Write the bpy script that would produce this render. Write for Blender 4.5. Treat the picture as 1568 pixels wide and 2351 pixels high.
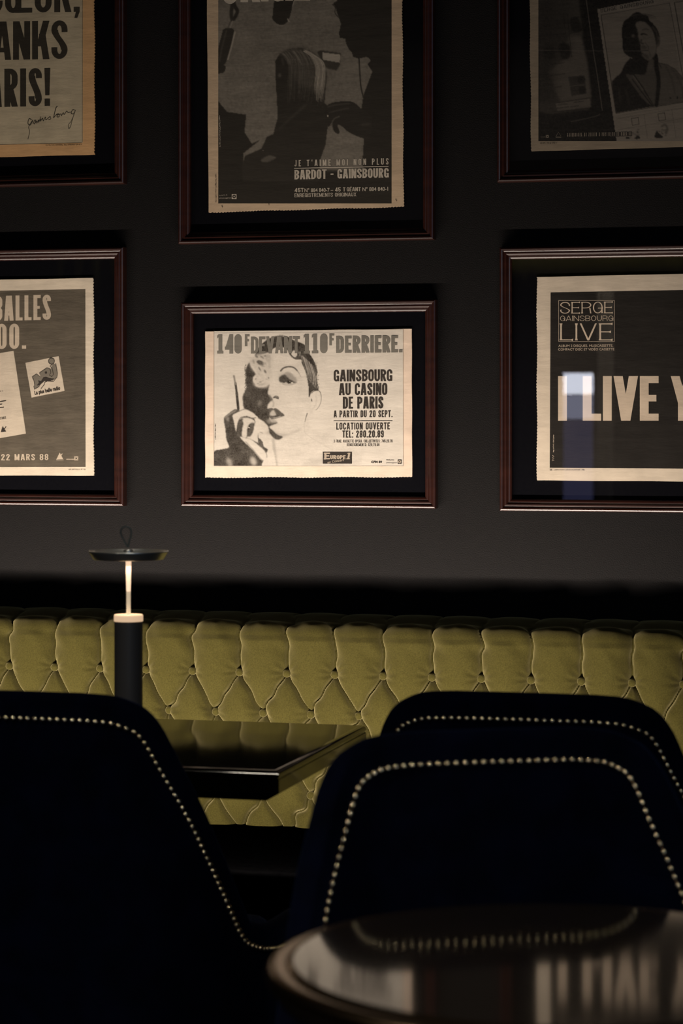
import bpy, bmesh, math, random
import numpy as np
from mathutils import Vector, Matrix
random.seed(4)
S = bpy.context.scene
for o in list(bpy.data.objects):
    bpy.data.objects.remove(o)
COL = S.collection
PI = math.pi

# ---------------------------------------------------------------- camera
YAW = math.radians(14.2)
F_PX = 85.0 / 36.0 * 2351.0
EYE = Vector((4.83 * math.sin(YAW), -4.83 * math.cos(YAW), 1.285))
VIEW = Vector((-math.sin(YAW), math.cos(YAW), 0))
RIGHT = Vector((math.cos(YAW), math.sin(YAW), 0))
HOR = 950.0
cam = bpy.data.cameras.new('camera')
cam.lens = 85; cam.sensor_height = 36; cam.sensor_width = 24; cam.sensor_fit = 'VERTICAL'
cam.shift_y = -(1175.5 - HOR) / 2351.0
cam.clip_start = 0.05
cam.dof.use_dof = True
cam.dof.focus_distance = 4.72
cam.dof.aperture_fstop = 5.2
cam_o = bpy.data.objects.new('camera', cam); COL.objects.link(cam_o)
cam_o.location = EYE
cam_o.rotation_euler = (PI / 2, 0, YAW)
S.camera = cam_o

# ---------------------------------------------------------------- world, lights, exposure
S.view_settings.view_transform = 'Standard'
S.view_settings.look = 'None'
S.view_settings.exposure = 0.0
S.view_settings.gamma = 1.0
S.view_settings.use_curve_mapping = False
w = bpy.data.worlds.new('world'); S.world = w; w.use_nodes = True
w.node_tree.nodes['Background'].inputs[0].default_value = (0.35, 0.5, 1.0, 1)
w.node_tree.nodes['Background'].inputs[1].default_value = 0.0006


def area(name, loc, direction, sx, sy, watts, color, spread=180):
    l = bpy.data.lights.new(name, 'AREA'); l.shape = 'RECTANGLE'
    l.size = sx; l.size_y = sy; l.energy = watts; l.color = color
    l.spread = math.radians(spread)
    o = bpy.data.objects.new(name, l); COL.objects.link(o)
    o.location = loc
    o.rotation_euler = Vector(direction).to_track_quat('-Z', 'Y').to_euler()
    return o


# warm strip of light washing up the bench back and the wall
area('bench_strip_light', (-0.25, -0.628, 0.492), (0.0, 0.84, 0.54), 1.9, 0.018, 19.5, (1.0, 0.865, 0.745), 122)
# cool daylight from the side of the room behind the camera
area('daylight_from_side', (3.0, -4.2, 2.3), (-0.75, 0.6, -0.45), 0.9, 1.4, 2.2, (0.35, 0.55, 1.0))
# added lights first, then warm ceiling spots behind the camera (seen as glints in studs and bevels)
area('added_front_fill', (2.4, -6.7, 1.8), (-0.25, 1, -0.05), 2.4, 1.3, 16.0, (0.78, 0.88, 1.0))  # added wide cool fill for disc rim and chairs; no window stands here
area('added_curtain_light', (-0.6, -6.35, 2.95), (0.0, -0.45, -0.9), 2.6, 0.1, 16.0, (1.0, 0.88, 0.72))  # added to brighten the curtain and valance for their reflections
dl = bpy.data.lights.new('added_disc_light', 'SPOT'); dl.energy = 22.0; dl.color = (1.0, 0.93, 0.80); dl.shadow_soft_size = .03; dl.spot_size = math.radians(13); dl.spot_blend = .5  # added spot that brightens the lamp disc from above
dlo = bpy.data.objects.new('added_disc_light', dl); COL.objects.link(dlo); dlo.location = (-0.10, -1.06, 3.05)
area('ceiling_spot_light', (0.9, -4.0, 2.9), (-0.1, 0.45, -1.0), 0.24, 0.24, 5.0, (1.0, 0.86, 0.62), 64)
area('ceiling_spot_light', (-0.7, -3.5, 2.9), (0.15, 0.45, -1.0), 0.22, 0.22, 5.0, (1.0, 0.9, 0.72), 64)


# ---------------------------------------------------------------- helpers
def P(x, y, Y):
    """point of the photograph (1568x2351 frame) on the plane at depth Y"""
    d = VIEW * F_PX + RIGHT * (x - 784.0) + Vector((0, 0, HOR - y))
    t = (Y - EYE.y) / d.y
    return EYE + d * t


def PN(xs, ys, Y):
    xs = np.asarray(xs, float); ys = np.asarray(ys, float)
    dx = VIEW.x * F_PX + RIGHT.x * (xs - 784.0)
    dy = VIEW.y * F_PX + RIGHT.y * (xs - 784.0)
    t = (Y - EYE.y) / dy
    return EYE.x + dx * t, EYE.z + (HOR - ys) * t


def thing(name, label, cat, loc=(0, 0, 0), rz=0.0, group=None):
    o = bpy.data.objects.new(name, None); COL.objects.link(o)
    o.location = loc; o.rotation_euler = (0, 0, rz); o.empty_display_size = 0.05
    o['label'] = label; o['category'] = cat
    if group: o['group'] = group
    return o


def link(name, me, mat=None, parent=None, smooth=False, loc=None):
    o = bpy.data.objects.new(name, me); COL.objects.link(o)
    if mat is not None: me.materials.append(mat)
    if parent is not None: o.parent = parent
    if loc is not None: o.location = loc
    if smooth:
        me.shade_smooth()
    return o


def mesh(name, verts, faces, mat=None, parent=None, smooth=False):
    me = bpy.data.meshes.new(name)
    me.from_pydata([tuple(v) for v in verts], [], faces)
    me.update()
    return link(name, me, mat, parent, smooth)


def grid_mesh(name, co, nu, nv, mat, parent=None, smooth=True, flip=False):
    """co: (nu*nv,3) array, index = iu*nv+iv"""
    me = bpy.data.meshes.new(name)
    iu = np.arange(nu - 1)[:, None]; iv = np.arange(nv - 1)[None, :]
    a = (iu * nv + iv).ravel()
    q = np.stack([a, a + nv, a + nv + 1, a + 1], 1)
    if flip: q = q[:, ::-1]
    nq = len(q)
    me.vertices.add(nu * nv); me.vertices.foreach_set('co', np.ascontiguousarray(co, np.float32).ravel())
    me.loops.add(nq * 4); me.loops.foreach_set('vertex_index', np.ascontiguousarray(q, np.int32).ravel())
    me.polygons.add(nq)
    me.polygons.foreach_set('loop_start', np.arange(nq, dtype=np.int32) * 4)
    me.polygons.foreach_set('loop_total', np.full(nq, 4, np.int32))
    me.polygons.foreach_set('use_smooth', np.full(nq, smooth, bool))
    me.update(calc_edges=True)
    me.validate()
    return link(name, me, mat, parent)


def lathe(profile, seg=48, z_axis=True):
    """profile list of (r,z) -> verts, faces"""
    v = []; f = []
    n = len(profile)
    for i in range(seg):
        a = 2 * PI * i / seg
        for r, z in profile:
            v.append((r * math.cos(a), r * math.sin(a), z))
    for i in range(seg):
        j = (i + 1) % seg
        for k in range(n - 1):
            f.append((i * n + k, j * n + k, j * n + k + 1, i * n + k + 1))
    return v, f


def bm_obj(name, bm, mat, parent=None, smooth=False):
    me = bpy.data.meshes.new(name); bm.to_mesh(me); bm.free()
    return link(name, me, mat, parent, smooth)


def box_bm(x0, x1, y0, y1, z0, z1, bev=0.0, seg=2):
    bm = bmesh.new()
    bmesh.ops.create_cube(bm, size=1)
    for v in bm.verts:
        v.co = Vector((x0 + (v.co.x + .5) * (x1 - x0), y0 + (v.co.y + .5) * (y1 - y0), z0 + (v.co.z + .5) * (z1 - z0)))
    if bev > 0:
        bmesh.ops.bevel(bm, geom=bm.edges[:], offset=bev, segments=seg, affect='EDGES', profile=0.6)
    bmesh.ops.recalc_face_normals(bm, faces=bm.faces[:])
    return bm


def tube(points, radius, seg=8, closed=False):
    pts = [Vector(p) for p in points]; n = len(pts)
    rad = radius if isinstance(radius, (list, tuple)) else [radius] * n
    v = []; f = []
    prev = None
    for i, p in enumerate(pts):
        a = pts[i - 1] if i > 0 else (pts[-1] if closed else pts[0])
        b = pts[(i + 1) % n] if (i < n - 1 or closed) else pts[-1]
        t = (b - a).normalized()
        if prev is None:
            ref = Vector((0, 1, 0)) if abs(t.y) < .9 else Vector((1, 0, 0))
        else:
            ref = prev
        u = (ref - t * ref.dot(t)).normalized(); prev = u
        w_ = t.cross(u)
        for k in range(seg):
            an = 2 * PI * k / seg
            v.append(p + (u * math.cos(an) + w_ * math.sin(an)) * rad[i])
    m = n if closed else n - 1
    for i in range(m):
        j = (i + 1) % n
        for k in range(seg):
            l = (k + 1) % seg
            f.append((i * seg + k, i * seg + l, j * seg + l, j * seg + k))
    if not closed:
        f.append(tuple(range(seg))[::-1]); f.append(tuple((n - 1) * seg + k for k in range(seg)))
    return v, f


# ---------------------------------------------------------------- materials
def nmat(name):
    m = bpy.data.materials.new(name); m.use_nodes = True
    nt = m.node_tree
    return m, nt, nt.nodes['Principled BSDF']


def setp(b, **k):
    names = {'color': 'Base Color', 'rough': 'Roughness', 'metal': 'Metallic', 'spec': 'Specular IOR Level',
             'coat': 'Coat Weight', 'coat_rough': 'Coat Roughness', 'sheen': 'Sheen Weight',
             'sheen_rough': 'Sheen Roughness', 'sheen_tint': 'Sheen Tint', 'emis': 'Emission Color',
             'emis_s': 'Emission Strength', 'ior': 'IOR', 'trans': 'Transmission Weight'}
    for key, val in k.items():
        if isinstance(val, tuple) and len(val) == 3: val = (*val, 1)
        b.inputs[names[key]].default_value = val


def noise_bump(nt, b, scale, strength, dist=0.002, detail=3, stretch=(1, 1, 1)):
    tc = nt.nodes.new('ShaderNodeNewGeometry'); mp = nt.nodes.new('ShaderNodeMapping')
    mp.inputs['Scale'].default_value = stretch
    nz = nt.nodes.new('ShaderNodeTexNoise'); nz.inputs['Scale'].default_value = scale; nz.inputs['Detail'].default_value = detail
    bp = nt.nodes.new('ShaderNodeBump'); bp.inputs['Strength'].default_value = strength; bp.inputs['Distance'].default_value = dist
    nt.links.new(tc.outputs['Position'], mp.inputs['Vector']); nt.links.new(mp.outputs[0], nz.inputs['Vector'])
    nt.links.new(nz.outputs[0], bp.inputs['Height']); nt.links.new(bp.outputs[0], b.inputs['Normal'])
    return nz


def simple(name, **k):
    m, nt, b = nmat(name); setp(b, **k); return m


def mottled(name, c0, c1, scale, bump_scale=None, bump=0.3, dist=0.001, detail=4, stretch=(1, 1, 1), **k):
    m, nt, b = nmat(name); setp(b, **k)
    g = nt.nodes.new('ShaderNodeNewGeometry'); nz = nt.nodes.new('ShaderNodeTexNoise')
    nz.inputs['Scale'].default_value = scale; nz.inputs['Detail'].default_value = detail
    mp = nt.nodes.new('ShaderNodeMapping'); mp.inputs['Scale'].default_value = stretch
    rp = nt.nodes.new('ShaderNodeValToRGB')
    rp.color_ramp.elements[0].position = 0.3; rp.color_ramp.elements[1].position = 0.7
    rp.color_ramp.elements[0].color = (*c0, 1); rp.color_ramp.elements[1].color = (*c1, 1)
    nt.links.new(g.outputs['Position'], mp.inputs['Vector']); nt.links.new(mp.outputs[0], nz.inputs['Vector'])
    nt.links.new(nz.outputs[0], rp.inputs[0]); nt.links.new(rp.outputs[0], b.inputs['Base Color'])
    if bump_scale:
        noise_bump(nt, b, bump_scale, bump, dist)
    return m


M = {}
M['wall'] = mottled('dark_wallpaper', (0.0031, 0.0025, 0.0025), (0.0040, 0.0032, 0.0031), 60, 420, 0.7, 0.0012, rough=0.75, spec=0.2)
M['room'] = mottled('dark_plaster', (0.012, 0.011, 0.011), (0.016, 0.015, 0.015), 20, rough=0.9, spec=0.1)
M['floor'] = mottled('dark_carpet', (0.006, 0.006, 0.008), (0.012, 0.011, 0.013), 40, 300, 0.5, rough=0.95, spec=0.05)
M['velvet'] = mottled('olive_velvet', (0.028, 0.024, 0.0055), (0.043, 0.037, 0.0085), 420, 900, 0.35, 0.0006, detail=3,
                      rough=0.85, spec=0.05, sheen=1.0, sheen_rough=0.42, sheen_tint=(0.43, 0.37, 0.18))
M['black_leather'] = mottled('black_seat_leather', (0.0006, 0.0006, 0.0007), (0.0010, 0.0010, 0.0011), 60, rough=1.0, spec=0.0)
M['mahogany'] = mottled('mahogany_lacquer', (0.018, 0.0045, 0.003), (0.032, 0.008, 0.0045), 14, 220, 0.06, 0.0004,
                        stretch=(1, 1, 6), rough=0.34, spec=0.5, coat=0.35, coat_rough=0.25)
M['mat_board'] = mottled('black_mount_board', (0.0025, 0.0025, 0.004), (0.0035, 0.0035, 0.005), 200, rough=0.9, spec=0.05)
M['navy'] = mottled('navy_velvet', (0.0006, 0.0011, 0.0045), (0.0012, 0.0023, 0.0105), 22, 500, 0.2, 0.0005, rough=0.9, spec=0.03,
                    sheen=0.12, sheen_rough=0.4, sheen_tint=(0.12, 0.25, 0.8))
M['brass'] = simple('brass_stud', color=(0.88, 0.76, 0.55), metal=1.0, rough=0.24)
M['black_wood'] = mottled('black_stained_wood', (0.003, 0.0026, 0.0024), (0.006, 0.005, 0.0045), 30, rough=0.3, spec=0.4)
M['lacquer'] = simple('black_lacquer', color=(0.0015, 0.0013, 0.001), rough=0.06, spec=0.5)
M['round_top'] = simple('round_table_lacquer', color=(0.010, 0.008, 0.007), rough=0.07, spec=0.5)
M['bronze'] = simple('bronze_band', color=(0.24, 0.17, 0.11), metal=1.0, rough=0.22)
M['dark_metal'] = simple('lamp_graphite', color=(0.09, 0.085, 0.085), metal=0.0, rough=0.5, spec=0.35)
M['steel'] = simple('brushed_steel', color=(0.78, 0.78, 0.74), metal=0.85, rough=0.3)
M['strap'] = simple('lamp_strap', color=(0.10, 0.12, 0.12), rough=0.6)
M['diffuser'] = simple('lamp_diffuser', color=(0.9, 0.8, 0.65), rough=0.4, emis=(1.0, 0.66, 0.40), emis_s=0.62)
M['glow'] = simple('lamp_glow_rod', color=(0.9, 0.8, 0.7), rough=0.3, emis=(1.0, 0.68, 0.45), emis_s=0.95)
M['glow_low'] = simple('lamp_clear_rod', color=(0.85, 0.82, 0.72), rough=0.25, emis=(1.0, 0.80, 0.55), emis_s=0.30)


def make_glass():
    m = bpy.data.materials.new('picture_glass'); m.use_nodes = True
    nt = m.node_tree; nt.nodes.clear()
    out = nt.nodes.new('ShaderNodeOutputMaterial'); mx = nt.nodes.new('ShaderNodeMixShader')
    tr = nt.nodes.new('ShaderNodeBsdfTransparent'); gl = nt.nodes.new('ShaderNodeBsdfGlossy')
    gl.inputs['Roughness'].default_value = 0.0
    gl.inputs['Color'].default_value = (1, 1, 1, 1)
    lw = nt.nodes.new('ShaderNodeLayerWeight'); lw.inputs['Blend'].default_value = 0.5
    pw = nt.nodes.new('ShaderNodeMath'); pw.operation = 'POWER'; pw.inputs[1].default_value = 5.0
    mu = nt.nodes.new('ShaderNodeMath'); mu.operation = 'MULTIPLY_ADD'; mu.inputs[1].default_value = 0.9; mu.inputs[2].default_value = 0.075; mu.use_clamp = True
    nt.links.new(lw.outputs['Facing'], pw.inputs[0]); nt.links.new(pw.outputs[0], mu.inputs[0]); nt.links.new(mu.outputs[0], mx.inputs[0])
    nt.links.new(tr.outputs[0], mx.inputs[1]); nt.links.new(gl.outputs[0], mx.inputs[2])
    nt.links.new(mx.outputs[0], out.inputs[0])
    return m


M['glass'] = make_glass()


def paper_mat(name, color, var=0.10, folds=(), tone=False, ink=(0.030, 0.026, 0.022), crinkle=0.35):
    """newsprint: mottled paper, fine crinkles; optional vertex tone mixing ink and paper"""
    m, nt, b = nmat(name); setp(b, rough=0.85, spec=0.12)
    g = nt.nodes.new('ShaderNodeNewGeometry')
    mp = nt.nodes.new('ShaderNodeMapping'); mp.inputs['Scale'].default_value = (0.45, 1, 1.6)
    n1 = nt.nodes.new('ShaderNodeTexNoise'); n1.inputs['Scale'].default_value = 26; n1.inputs['Detail'].default_value = 6
    n2 = nt.nodes.new('ShaderNodeTexNoise'); n2.inputs['Scale'].default_value = 30; n2.inputs['Detail'].default_value = 4
    nt.links.new(g.outputs['Position'], mp.inputs['Vector'])
    nt.links.new(g.outputs['Position'], n1.inputs['Vector']); nt.links.new(mp.outputs[0], n2.inputs['Vector'])
    rp = nt.nodes.new('ShaderNodeValToRGB')
    lo = tuple(c * (1 - var) for c in color); hi = tuple(min(1, c * (1 + var * .6)) for c in color)
    rp.color_ramp.elements[0].position = 0.3; rp.color_ramp.elements[1].position = 0.7
    rp.color_ramp.elements[0].color = (*lo, 1); rp.color_ramp.elements[1].color = (*hi, 1)
    nt.links.new(n1.outputs[0], rp.inputs[0])
    if tone:
        at = nt.nodes.new('ShaderNodeAttribute'); at.attribute_name = 'tone'
        mx = nt.nodes.new('ShaderNodeMix'); mx.data_type = 'RGBA'
        mx.inputs['A'].default_value = (*ink, 1)
        nt.links.new(at.outputs['Fac'], mx.inputs['Factor']); nt.links.new(rp.outputs[0], mx.inputs['B'])
        nt.links.new(mx.outputs['Result'], b.inputs['Base Color'])
    else:
        nt.links.new(rp.outputs[0], b.inputs['Base Color'])
    bp = nt.nodes.new('ShaderNodeBump'); bp.inputs['Strength'].default_value = crinkle; bp.inputs['Distance'].default_value = 0.004
    nt.links.new(n2.outputs[0], bp.inputs['Height']); nt.links.new(bp.outputs[0], b.inputs['Normal'])
    return m


INKS = {}


def ink(r, g=None, b=None):
    c = (r, r * .92, r * .82) if g is None else (r, g, b)
    if c not in INKS:
        INKS[c] = paper_mat('print_ink', c, 0.12)
    return INKS[c]


# ---------------------------------------------------------------- room shell
def struct(name, verts, faces, mat):
    o = mesh(name, verts, faces, mat); o['kind'] = 'structure'; return o


def slab(name, x0, x1, y0, y1, z0, z1, mat):
    o = bm_obj(name, box_bm(x0, x1, y0, y1, z0, z1), mat); o['kind'] = 'structure'; return o


XL, XR, YF, ZC = -3.2, 3.6, -6.9, 3.1
slab('wall_back', XL, XR, 0.0, 0.12, 0, ZC, M['wall'])
slab('wall_left', XL - .12, XL, YF, 0.12, 0, ZC, M['room'])
slab('wall_right', XR, XR + .12, YF, 0.12, 0, ZC, M['room'])
slab('floor', XL, XR, YF, 0.12, -0.1, 0, M['floor'])
slab('ceiling', XL, XR, YF, 0.12, ZC, ZC + .1, M['room'])
slab('wall_front', XL, XR, YF - .12, YF, 0, ZC, M['room'])


def mirror(px, py, Y):
    p = P(px, py, -Y); return p.x, p.z


def win_mat(name, c, e): return simple(name, color=(0.02, 0.02, 0.03), rough=0.2, emis=c, emis_s=e)


YW = YF + .02
xa, za = mirror(1296, 857, YW); xb, zb = mirror(1364, 905, YW); zc = mirror(1296, 962, YW)[1]; zd_ = mirror(1296, 1260, YW)[1]
fw = .035
win = bm_obj('window_1', box_bm(xa - fw, xb + fw, YF, YF + .03, zd_ - fw, za + fw), M['black_frame'] if 'black_frame' in M else M['room']); win['kind'] = 'structure'
YP = YF + .031
for i, (z0, z1, c, e) in enumerate(((zb, za, (.82, .86, 1.0), 9.0), (zc, zb - .004, (.66, .70, 1.0), 2.0), (zd_, zc - .004, (.42, .44, 1.0), .36))):  # the glow's downward fade, stepped into three emission strengths
    mesh('window_pane', [(xa, YP, z0), (xb, YP, z0), (xb, YP, z1), (xa, YP, z1)], [(3, 2, 1, 0)], win_mat('pane_glow_step', c, e), win)

def pleated(name, x0, x1, z0, z1, depth, waves, mat, label, cat):
    n = waves * 10 + 1
    v = []; f = []
    for i in range(n):
        t_ = i / (n - 1)
        y = YF + .06 + depth * (1 + math.sin(t_ * waves * 2 * PI)) / 2
        v += [(x0 + (x1 - x0) * t_, y, z0), (x0 + (x1 - x0) * t_, y, z1), (x0 + (x1 - x0) * t_, y - .004, z1), (x0 + (x1 - x0) * t_, y - .004, z0)]
    for i in range(n - 1):
        for k in range(4): f.append((4 * i + k, 4 * i + (k + 1) % 4, 4 * i + 4 + (k + 1) % 4, 4 * i + 4 + k))
    o = mesh(name, v, f, mat, None, True); o['label'] = label; o['category'] = cat
    return o


M['curtain'] = mottled('grey_curtain', (0.48, 0.46, 0.42), (0.56, 0.53, 0.48), 40, rough=0.9, spec=0.05)
M['valance'] = mottled('olive_valance', (0.13, 0.12, 0.03), (0.17, 0.15, 0.04), 40, rough=0.9, spec=0.05)
ca, _ = mirror(1374, 900, YF + .08); cb, _ = mirror(1411, 900, YF + .08)
pleated('curtain', ca, cb, 0.02, mirror(1640, 650, YF + .12)[1] - .03, .05, 3, M['curtain'], 'narrow grey pleated curtain on the opposite wall, reflected in the right-hand picture glass', 'curtain')
va, vz = mirror(-80, 596, YF + .12); vb, vz2 = mirror(1640, 650, YF + .12)
pleated('valance', va, vb, vz2, vz, .03, 40, M['valance'], 'olive pleated valance along the opposite wall, reflected in the picture glass', 'valance')

# ---------------------------------------------------------------- block lettering (condensed gothic capitals)
class Gl:
    def __init__(s, wd, sv, sh, fl=0.0):
        s.w, s.s, s.h, s.fl, s.q = wd, sv, sh, fl, []

    def bar(s, x0, y0, x1, y1):
        if s.fl > 0:
            f = s.fl
            if (y1 - y0) > (x1 - x0):
                k = min(.14, (y1 - y0) * .4)
                s.q.append([(x0 - f, y0), (x1 + f, y0), (x1, y0 + k), (x1, y1 - k), (x1 + f, y1), (x0 - f, y1), (x0, y1 - k), (x0, y0 + k)])
                return
            else:
                k = min(.12, (x1 - x0) * .4)
                s.q.append([(x0, y0), (x1 - k, y0), (x1, y0 - f * 1.3), (x1 + f * .4, y1 + f * 1.3), (x1 - k, y1), (x0, y1)])
                return
        s.q.append([(x0, y0), (x1, y0), (x1, y1), (x0, y1)])

    def dg(s, xb, yb, xt, yt, sw):
        s.q.append([(xb, yb), (xb + sw, yb), (xt + sw, yt), (xt, yt)])

    def arc(s, cx, cy, rx, ry, a0, a1, sv=None, sh=None, n=18):
        sv = s.s if sv is None else sv; sh = s.h if sh is None else sh
        for i in range(n):
            p = math.radians(a0 + (a1 - a0) * i / n); q = math.radians(a0 + (a1 - a0) * (i + 1) / n)
            s.q.append([(cx + rx * math.cos(p), cy + ry * math.sin(p)), (cx + rx * math.cos(q), cy + ry * math.sin(q)),
                        (cx + (rx - sv) * math.cos(q), cy + (ry - sh) * math.sin(q)), (cx + (rx - sv) * math.cos(p), cy + (ry - sh) * math.sin(p))])

    def stad(s, y0, y1, x0=0, x1=None):
        x1 = s.w if x1 is None else x1
        rx = (x1 - x0) / 2; ry = min((y1 - y0) / 2, rx * 1.15)
        cx = (x0 + x1) / 2
        s.arc(cx, y1 - ry, rx, ry, 0, 180); s.arc(cx, y0 + ry, rx, ry, 180, 360)
        if y1 - y0 > 2 * ry + 1e-4:
            s.q.append([(x0, y0 + ry), (x0 + s.s, y0 + ry), (x0 + s.s, y1 - ry), (x0, y1 - ry)])
            s.q.append([(x1 - s.s, y0 + ry), (x1, y0 + ry), (x1, y1 - ry), (x1 - s.s, y1 - ry)])

    def bowl(s, y0, y1):
        rx = min(s.w * .6, s.w - s.s * .5); ry = min((y1 - y0) / 2, rx * 1.0)
        xc = s.w - rx
        s.q.append([(0, y1 - s.h), (xc, y1 - s.h), (xc, y1), (0, y1)])
        s.q.append([(0, y0), (xc, y0), (xc, y0 + s.h), (0, y0 + s.h)])
        s.arc(xc, y1 - ry, rx, ry, 0, 90); s.arc(xc, y0 + ry, rx, ry, 270, 360)
        if y1 - y0 > 2 * ry + 1e-4:
            s.q.append([(s.w - s.s, y0 + ry), (s.w, y0 + ry), (s.w, y1 - ry), (s.w - s.s, y1 - ry)])

    def spine(s, y0, y1):
        n = 16; sw = s.s * 1.12
        for i in range(n):
            def e(t):
                k = t * t * (3 - 2 * t)
                return (s.w - sw) * (1 - k), y0 + (y1 - y0) * t
            a = e(i / n); b = e((i + 1) / n)
            s.q.append([(a[0], a[1]), (a[0] + sw, a[1]), (b[0] + sw, b[1]), (b[0], b[1])])


WREL = {'I': None, '.': None, ',': None, ':': None, '!': None, "'": None, 'M': 1.32, 'W': 1.4, 'A': 1.12, 'V': 1.12, 'Y': 1.1, 'N': 1.06,
        'T': .98, 'L': .84, 'E': .86, 'F': .82, 'J': .8, 'Œ': 1.6, '-': .6, ' ': .55, '1': .85, 'K': 1.08, 'X': 1.1, '4': 1.08}


def glyph(ch, W, sv, sh, fl=0.0):
    acc = ch == 'É'
    if acc: ch = 'E'
    r = WREL.get(ch, 1.0)
    wd = sv if r is None else W * r
    g = Gl(wd, sv, sh, fl); w_ = wd; s_ = sv; h = sh
    if ch in 'O0': g.stad(0, 1)
    elif ch == 'C' or ch == 'G':
        rx = w_ / 2; ry = min(.5, rx * 1.15)
        g.arc(rx, 1 - ry, rx, ry, 0, 180); g.arc(rx, ry, rx, ry, 180, 360)
        g.q.append([(0, ry), (s_, ry), (s_, 1 - ry), (0, 1 - ry)])
        g.bar(w_ - s_, 1 - ry - min(.07, .3 * ry), w_, 1 - ry)
        if ch == 'C': g.bar(w_ - s_, ry, w_, ry + min(.07, .3 * ry))
        else:
            g.bar(w_ - s_, 0.02, w_, .48); g.bar(w_ * .52, .48 - h, w_, .48)
    elif ch == 'A':
        k = s_ * 1.02
        g.dg(0, 0, w_ / 2 - k * .72, 1, k); g.dg(w_ - k, 0, w_ / 2 - k * .28, 1, k)
        g.q.append([(w_ * .22, .2), (w_ * .78, .2), (w_ * .72, .2 + h * .95), (w_ * .28, .2 + h * .95)])
    elif ch == 'B': g.bar(0, 0, s_, 1); g.bowl(.5 - h * .35, 1); g.bowl(0, .5 + h * .6)
    elif ch == 'D': g.bar(0, 0, s_, 1); g.bowl(0, 1)
    elif ch == 'P': g.bar(0, 0, s_, 1); g.bowl(.40, 1)
    elif ch == 'R': g.bar(0, 0, s_, 1); g.bowl(.44, 1); g.dg(w_ - s_ * 1.0, 0, w_ - s_ * 1.75, .47, s_ * 1.04)
    elif ch == 'E': g.bar(0, 0, s_, 1); g.bar(0, 1 - h, w_, 1); g.bar(0, 0, w_, h); g.bar(0, .5 - h * .42, w_ * .88, .5 + h * .5)
    elif ch == 'F': g.bar(0, 0, s_, 1); g.bar(0, 1 - h, w_, 1); g.bar(0, .5 - h * .5, w_ * .88, .5 + h * .5)
    elif ch == 'L': g.bar(0, 0, s_, 1); g.bar(0, 0, w_, h)
    elif ch == 'T': g.bar(w_ / 2 - s_ / 2, 0, w_ / 2 + s_ / 2, 1); g.q.append([(0, 1 - h), (w_, 1 - h), (w_, 1), (0, 1)])
    elif ch == 'I': g.bar(0, 0, s_, 1)
    elif ch == 'H': g.bar(0, 0, s_, 1); g.bar(w_ - s_, 0, w_, 1); g.q.append([(0, .5 - h / 2), (w_, .5 - h / 2), (w_, .5 + h / 2), (0, .5 + h / 2)])
    elif ch == 'J':
        ry = min(.3, w_ * .6); g.bar(w_ - s_, ry, w_, 1); g.arc(w_ / 2, ry, w_ / 2, ry, 180, 360); g.bar(0, ry, s_, ry + .05)
    elif ch == 'U':
        rx = w_ / 2; ry = min(.5, rx * 1.15); g.arc(rx, ry, rx, ry, 180, 360); g.bar(0, ry, s_, 1); g.bar(w_ - s_, ry, w_, 1)
    elif ch == 'K': g.bar(0, 0, s_, 1); g.dg(s_ * .7, .34, w_ - s_ * 1.1, 1, s_ * 1.1); g.dg(w_ - s_ * 1.1, 0, s_ * 1.15, .66, s_ * 1.1)
    elif ch == 'N': g.bar(0, 0, s_, 1); g.bar(w_ - s_, 0, w_, 1); g.dg(w_ - s_ * 1.1, 0, 0, 1, s_ * 1.1)
    elif ch == 'M':
        g.bar(0, 0, s_, 1); g.bar(w_ - s_, 0, w_, 1); g.dg(w_ / 2 - s_ * .5, .06, 0, 1, s_ * 1.0); g.dg(w_ / 2 - s_ * .5, .06, w_ - s_, 1, s_ * 1.0)
    elif ch == 'V': g.dg(w_ / 2 - s_ * .52, 0, 0, 1, s_ * 1.04); g.dg(w_ / 2 - s_ * .52, 0, w_ - s_ * 1.04, 1, s_ * 1.04)
    elif ch == 'Y': g.bar(w_ / 2 - s_ / 2, 0, w_ / 2 + s_ / 2, .44); g.dg(w_ / 2 - s_ / 2, .40, 0, 1, s_); g.dg(w_ / 2 - s_ / 2, .40, w_ - s_, 1, s_)
    elif ch == 'X': g.dg(0, 0, w_ - s_, 1, s_); g.dg(w_ - s_, 0, 0, 1, s_)
    elif ch == 'Z': g.bar(0, 0, w_, h); g.bar(0, 1 - h, w_, 1); g.dg(0, h * .8, w_ - s_, 1 - h * .8, s_)
    elif ch == 'S':
        rx = w_ / 2; ry = min(.27, rx * 1.15)
        g.arc(rx, 1 - ry, rx, ry, 0, 180); g.arc(rx, ry, rx, ry, 180, 360)
        g.bar(w_ - s_, 1 - ry - .06, w_, 1 - ry); g.bar(0, ry, s_, ry + .06); g.spine(ry, 1 - ry)
    elif ch == 'Œ':
        g.w = w_ * .6; g.stad(0, 1); x0 = w_ * .6 - s_
        g.bar(x0, 0, x0 + s_, 1); g.bar(x0, 1 - h, w_, 1); g.bar(x0, 0, w_, h); g.bar(x0, .5 - h * .5, w_ * .95, .5 + h * .5)
    elif ch == '1':
        x0 = (w_ - s_) * .55; g.bar(x0, 0, x0 + s_, 1); g.bar(0, 0, w_, h * .85)
        g.q.append([(0, .78), (0, .78 + h * .9), (x0, 1), (x0 + s_, 1), (x0 + s_, .86), (x0, .86)])
    elif ch == '2':
        rx = w_ / 2; ry = min(.3, rx * 1.15)
        g.arc(rx, 1 - ry, rx, ry, 0, 180); g.bar(0, 1 - ry - .05, s_, 1 - ry)
        g.dg(0, h * .9, w_ - s_ * 1.15, 1 - ry, s_ * 1.15); g.bar(0, 0, w_, h)
    elif ch == '3':
        rx = w_ / 2
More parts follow.
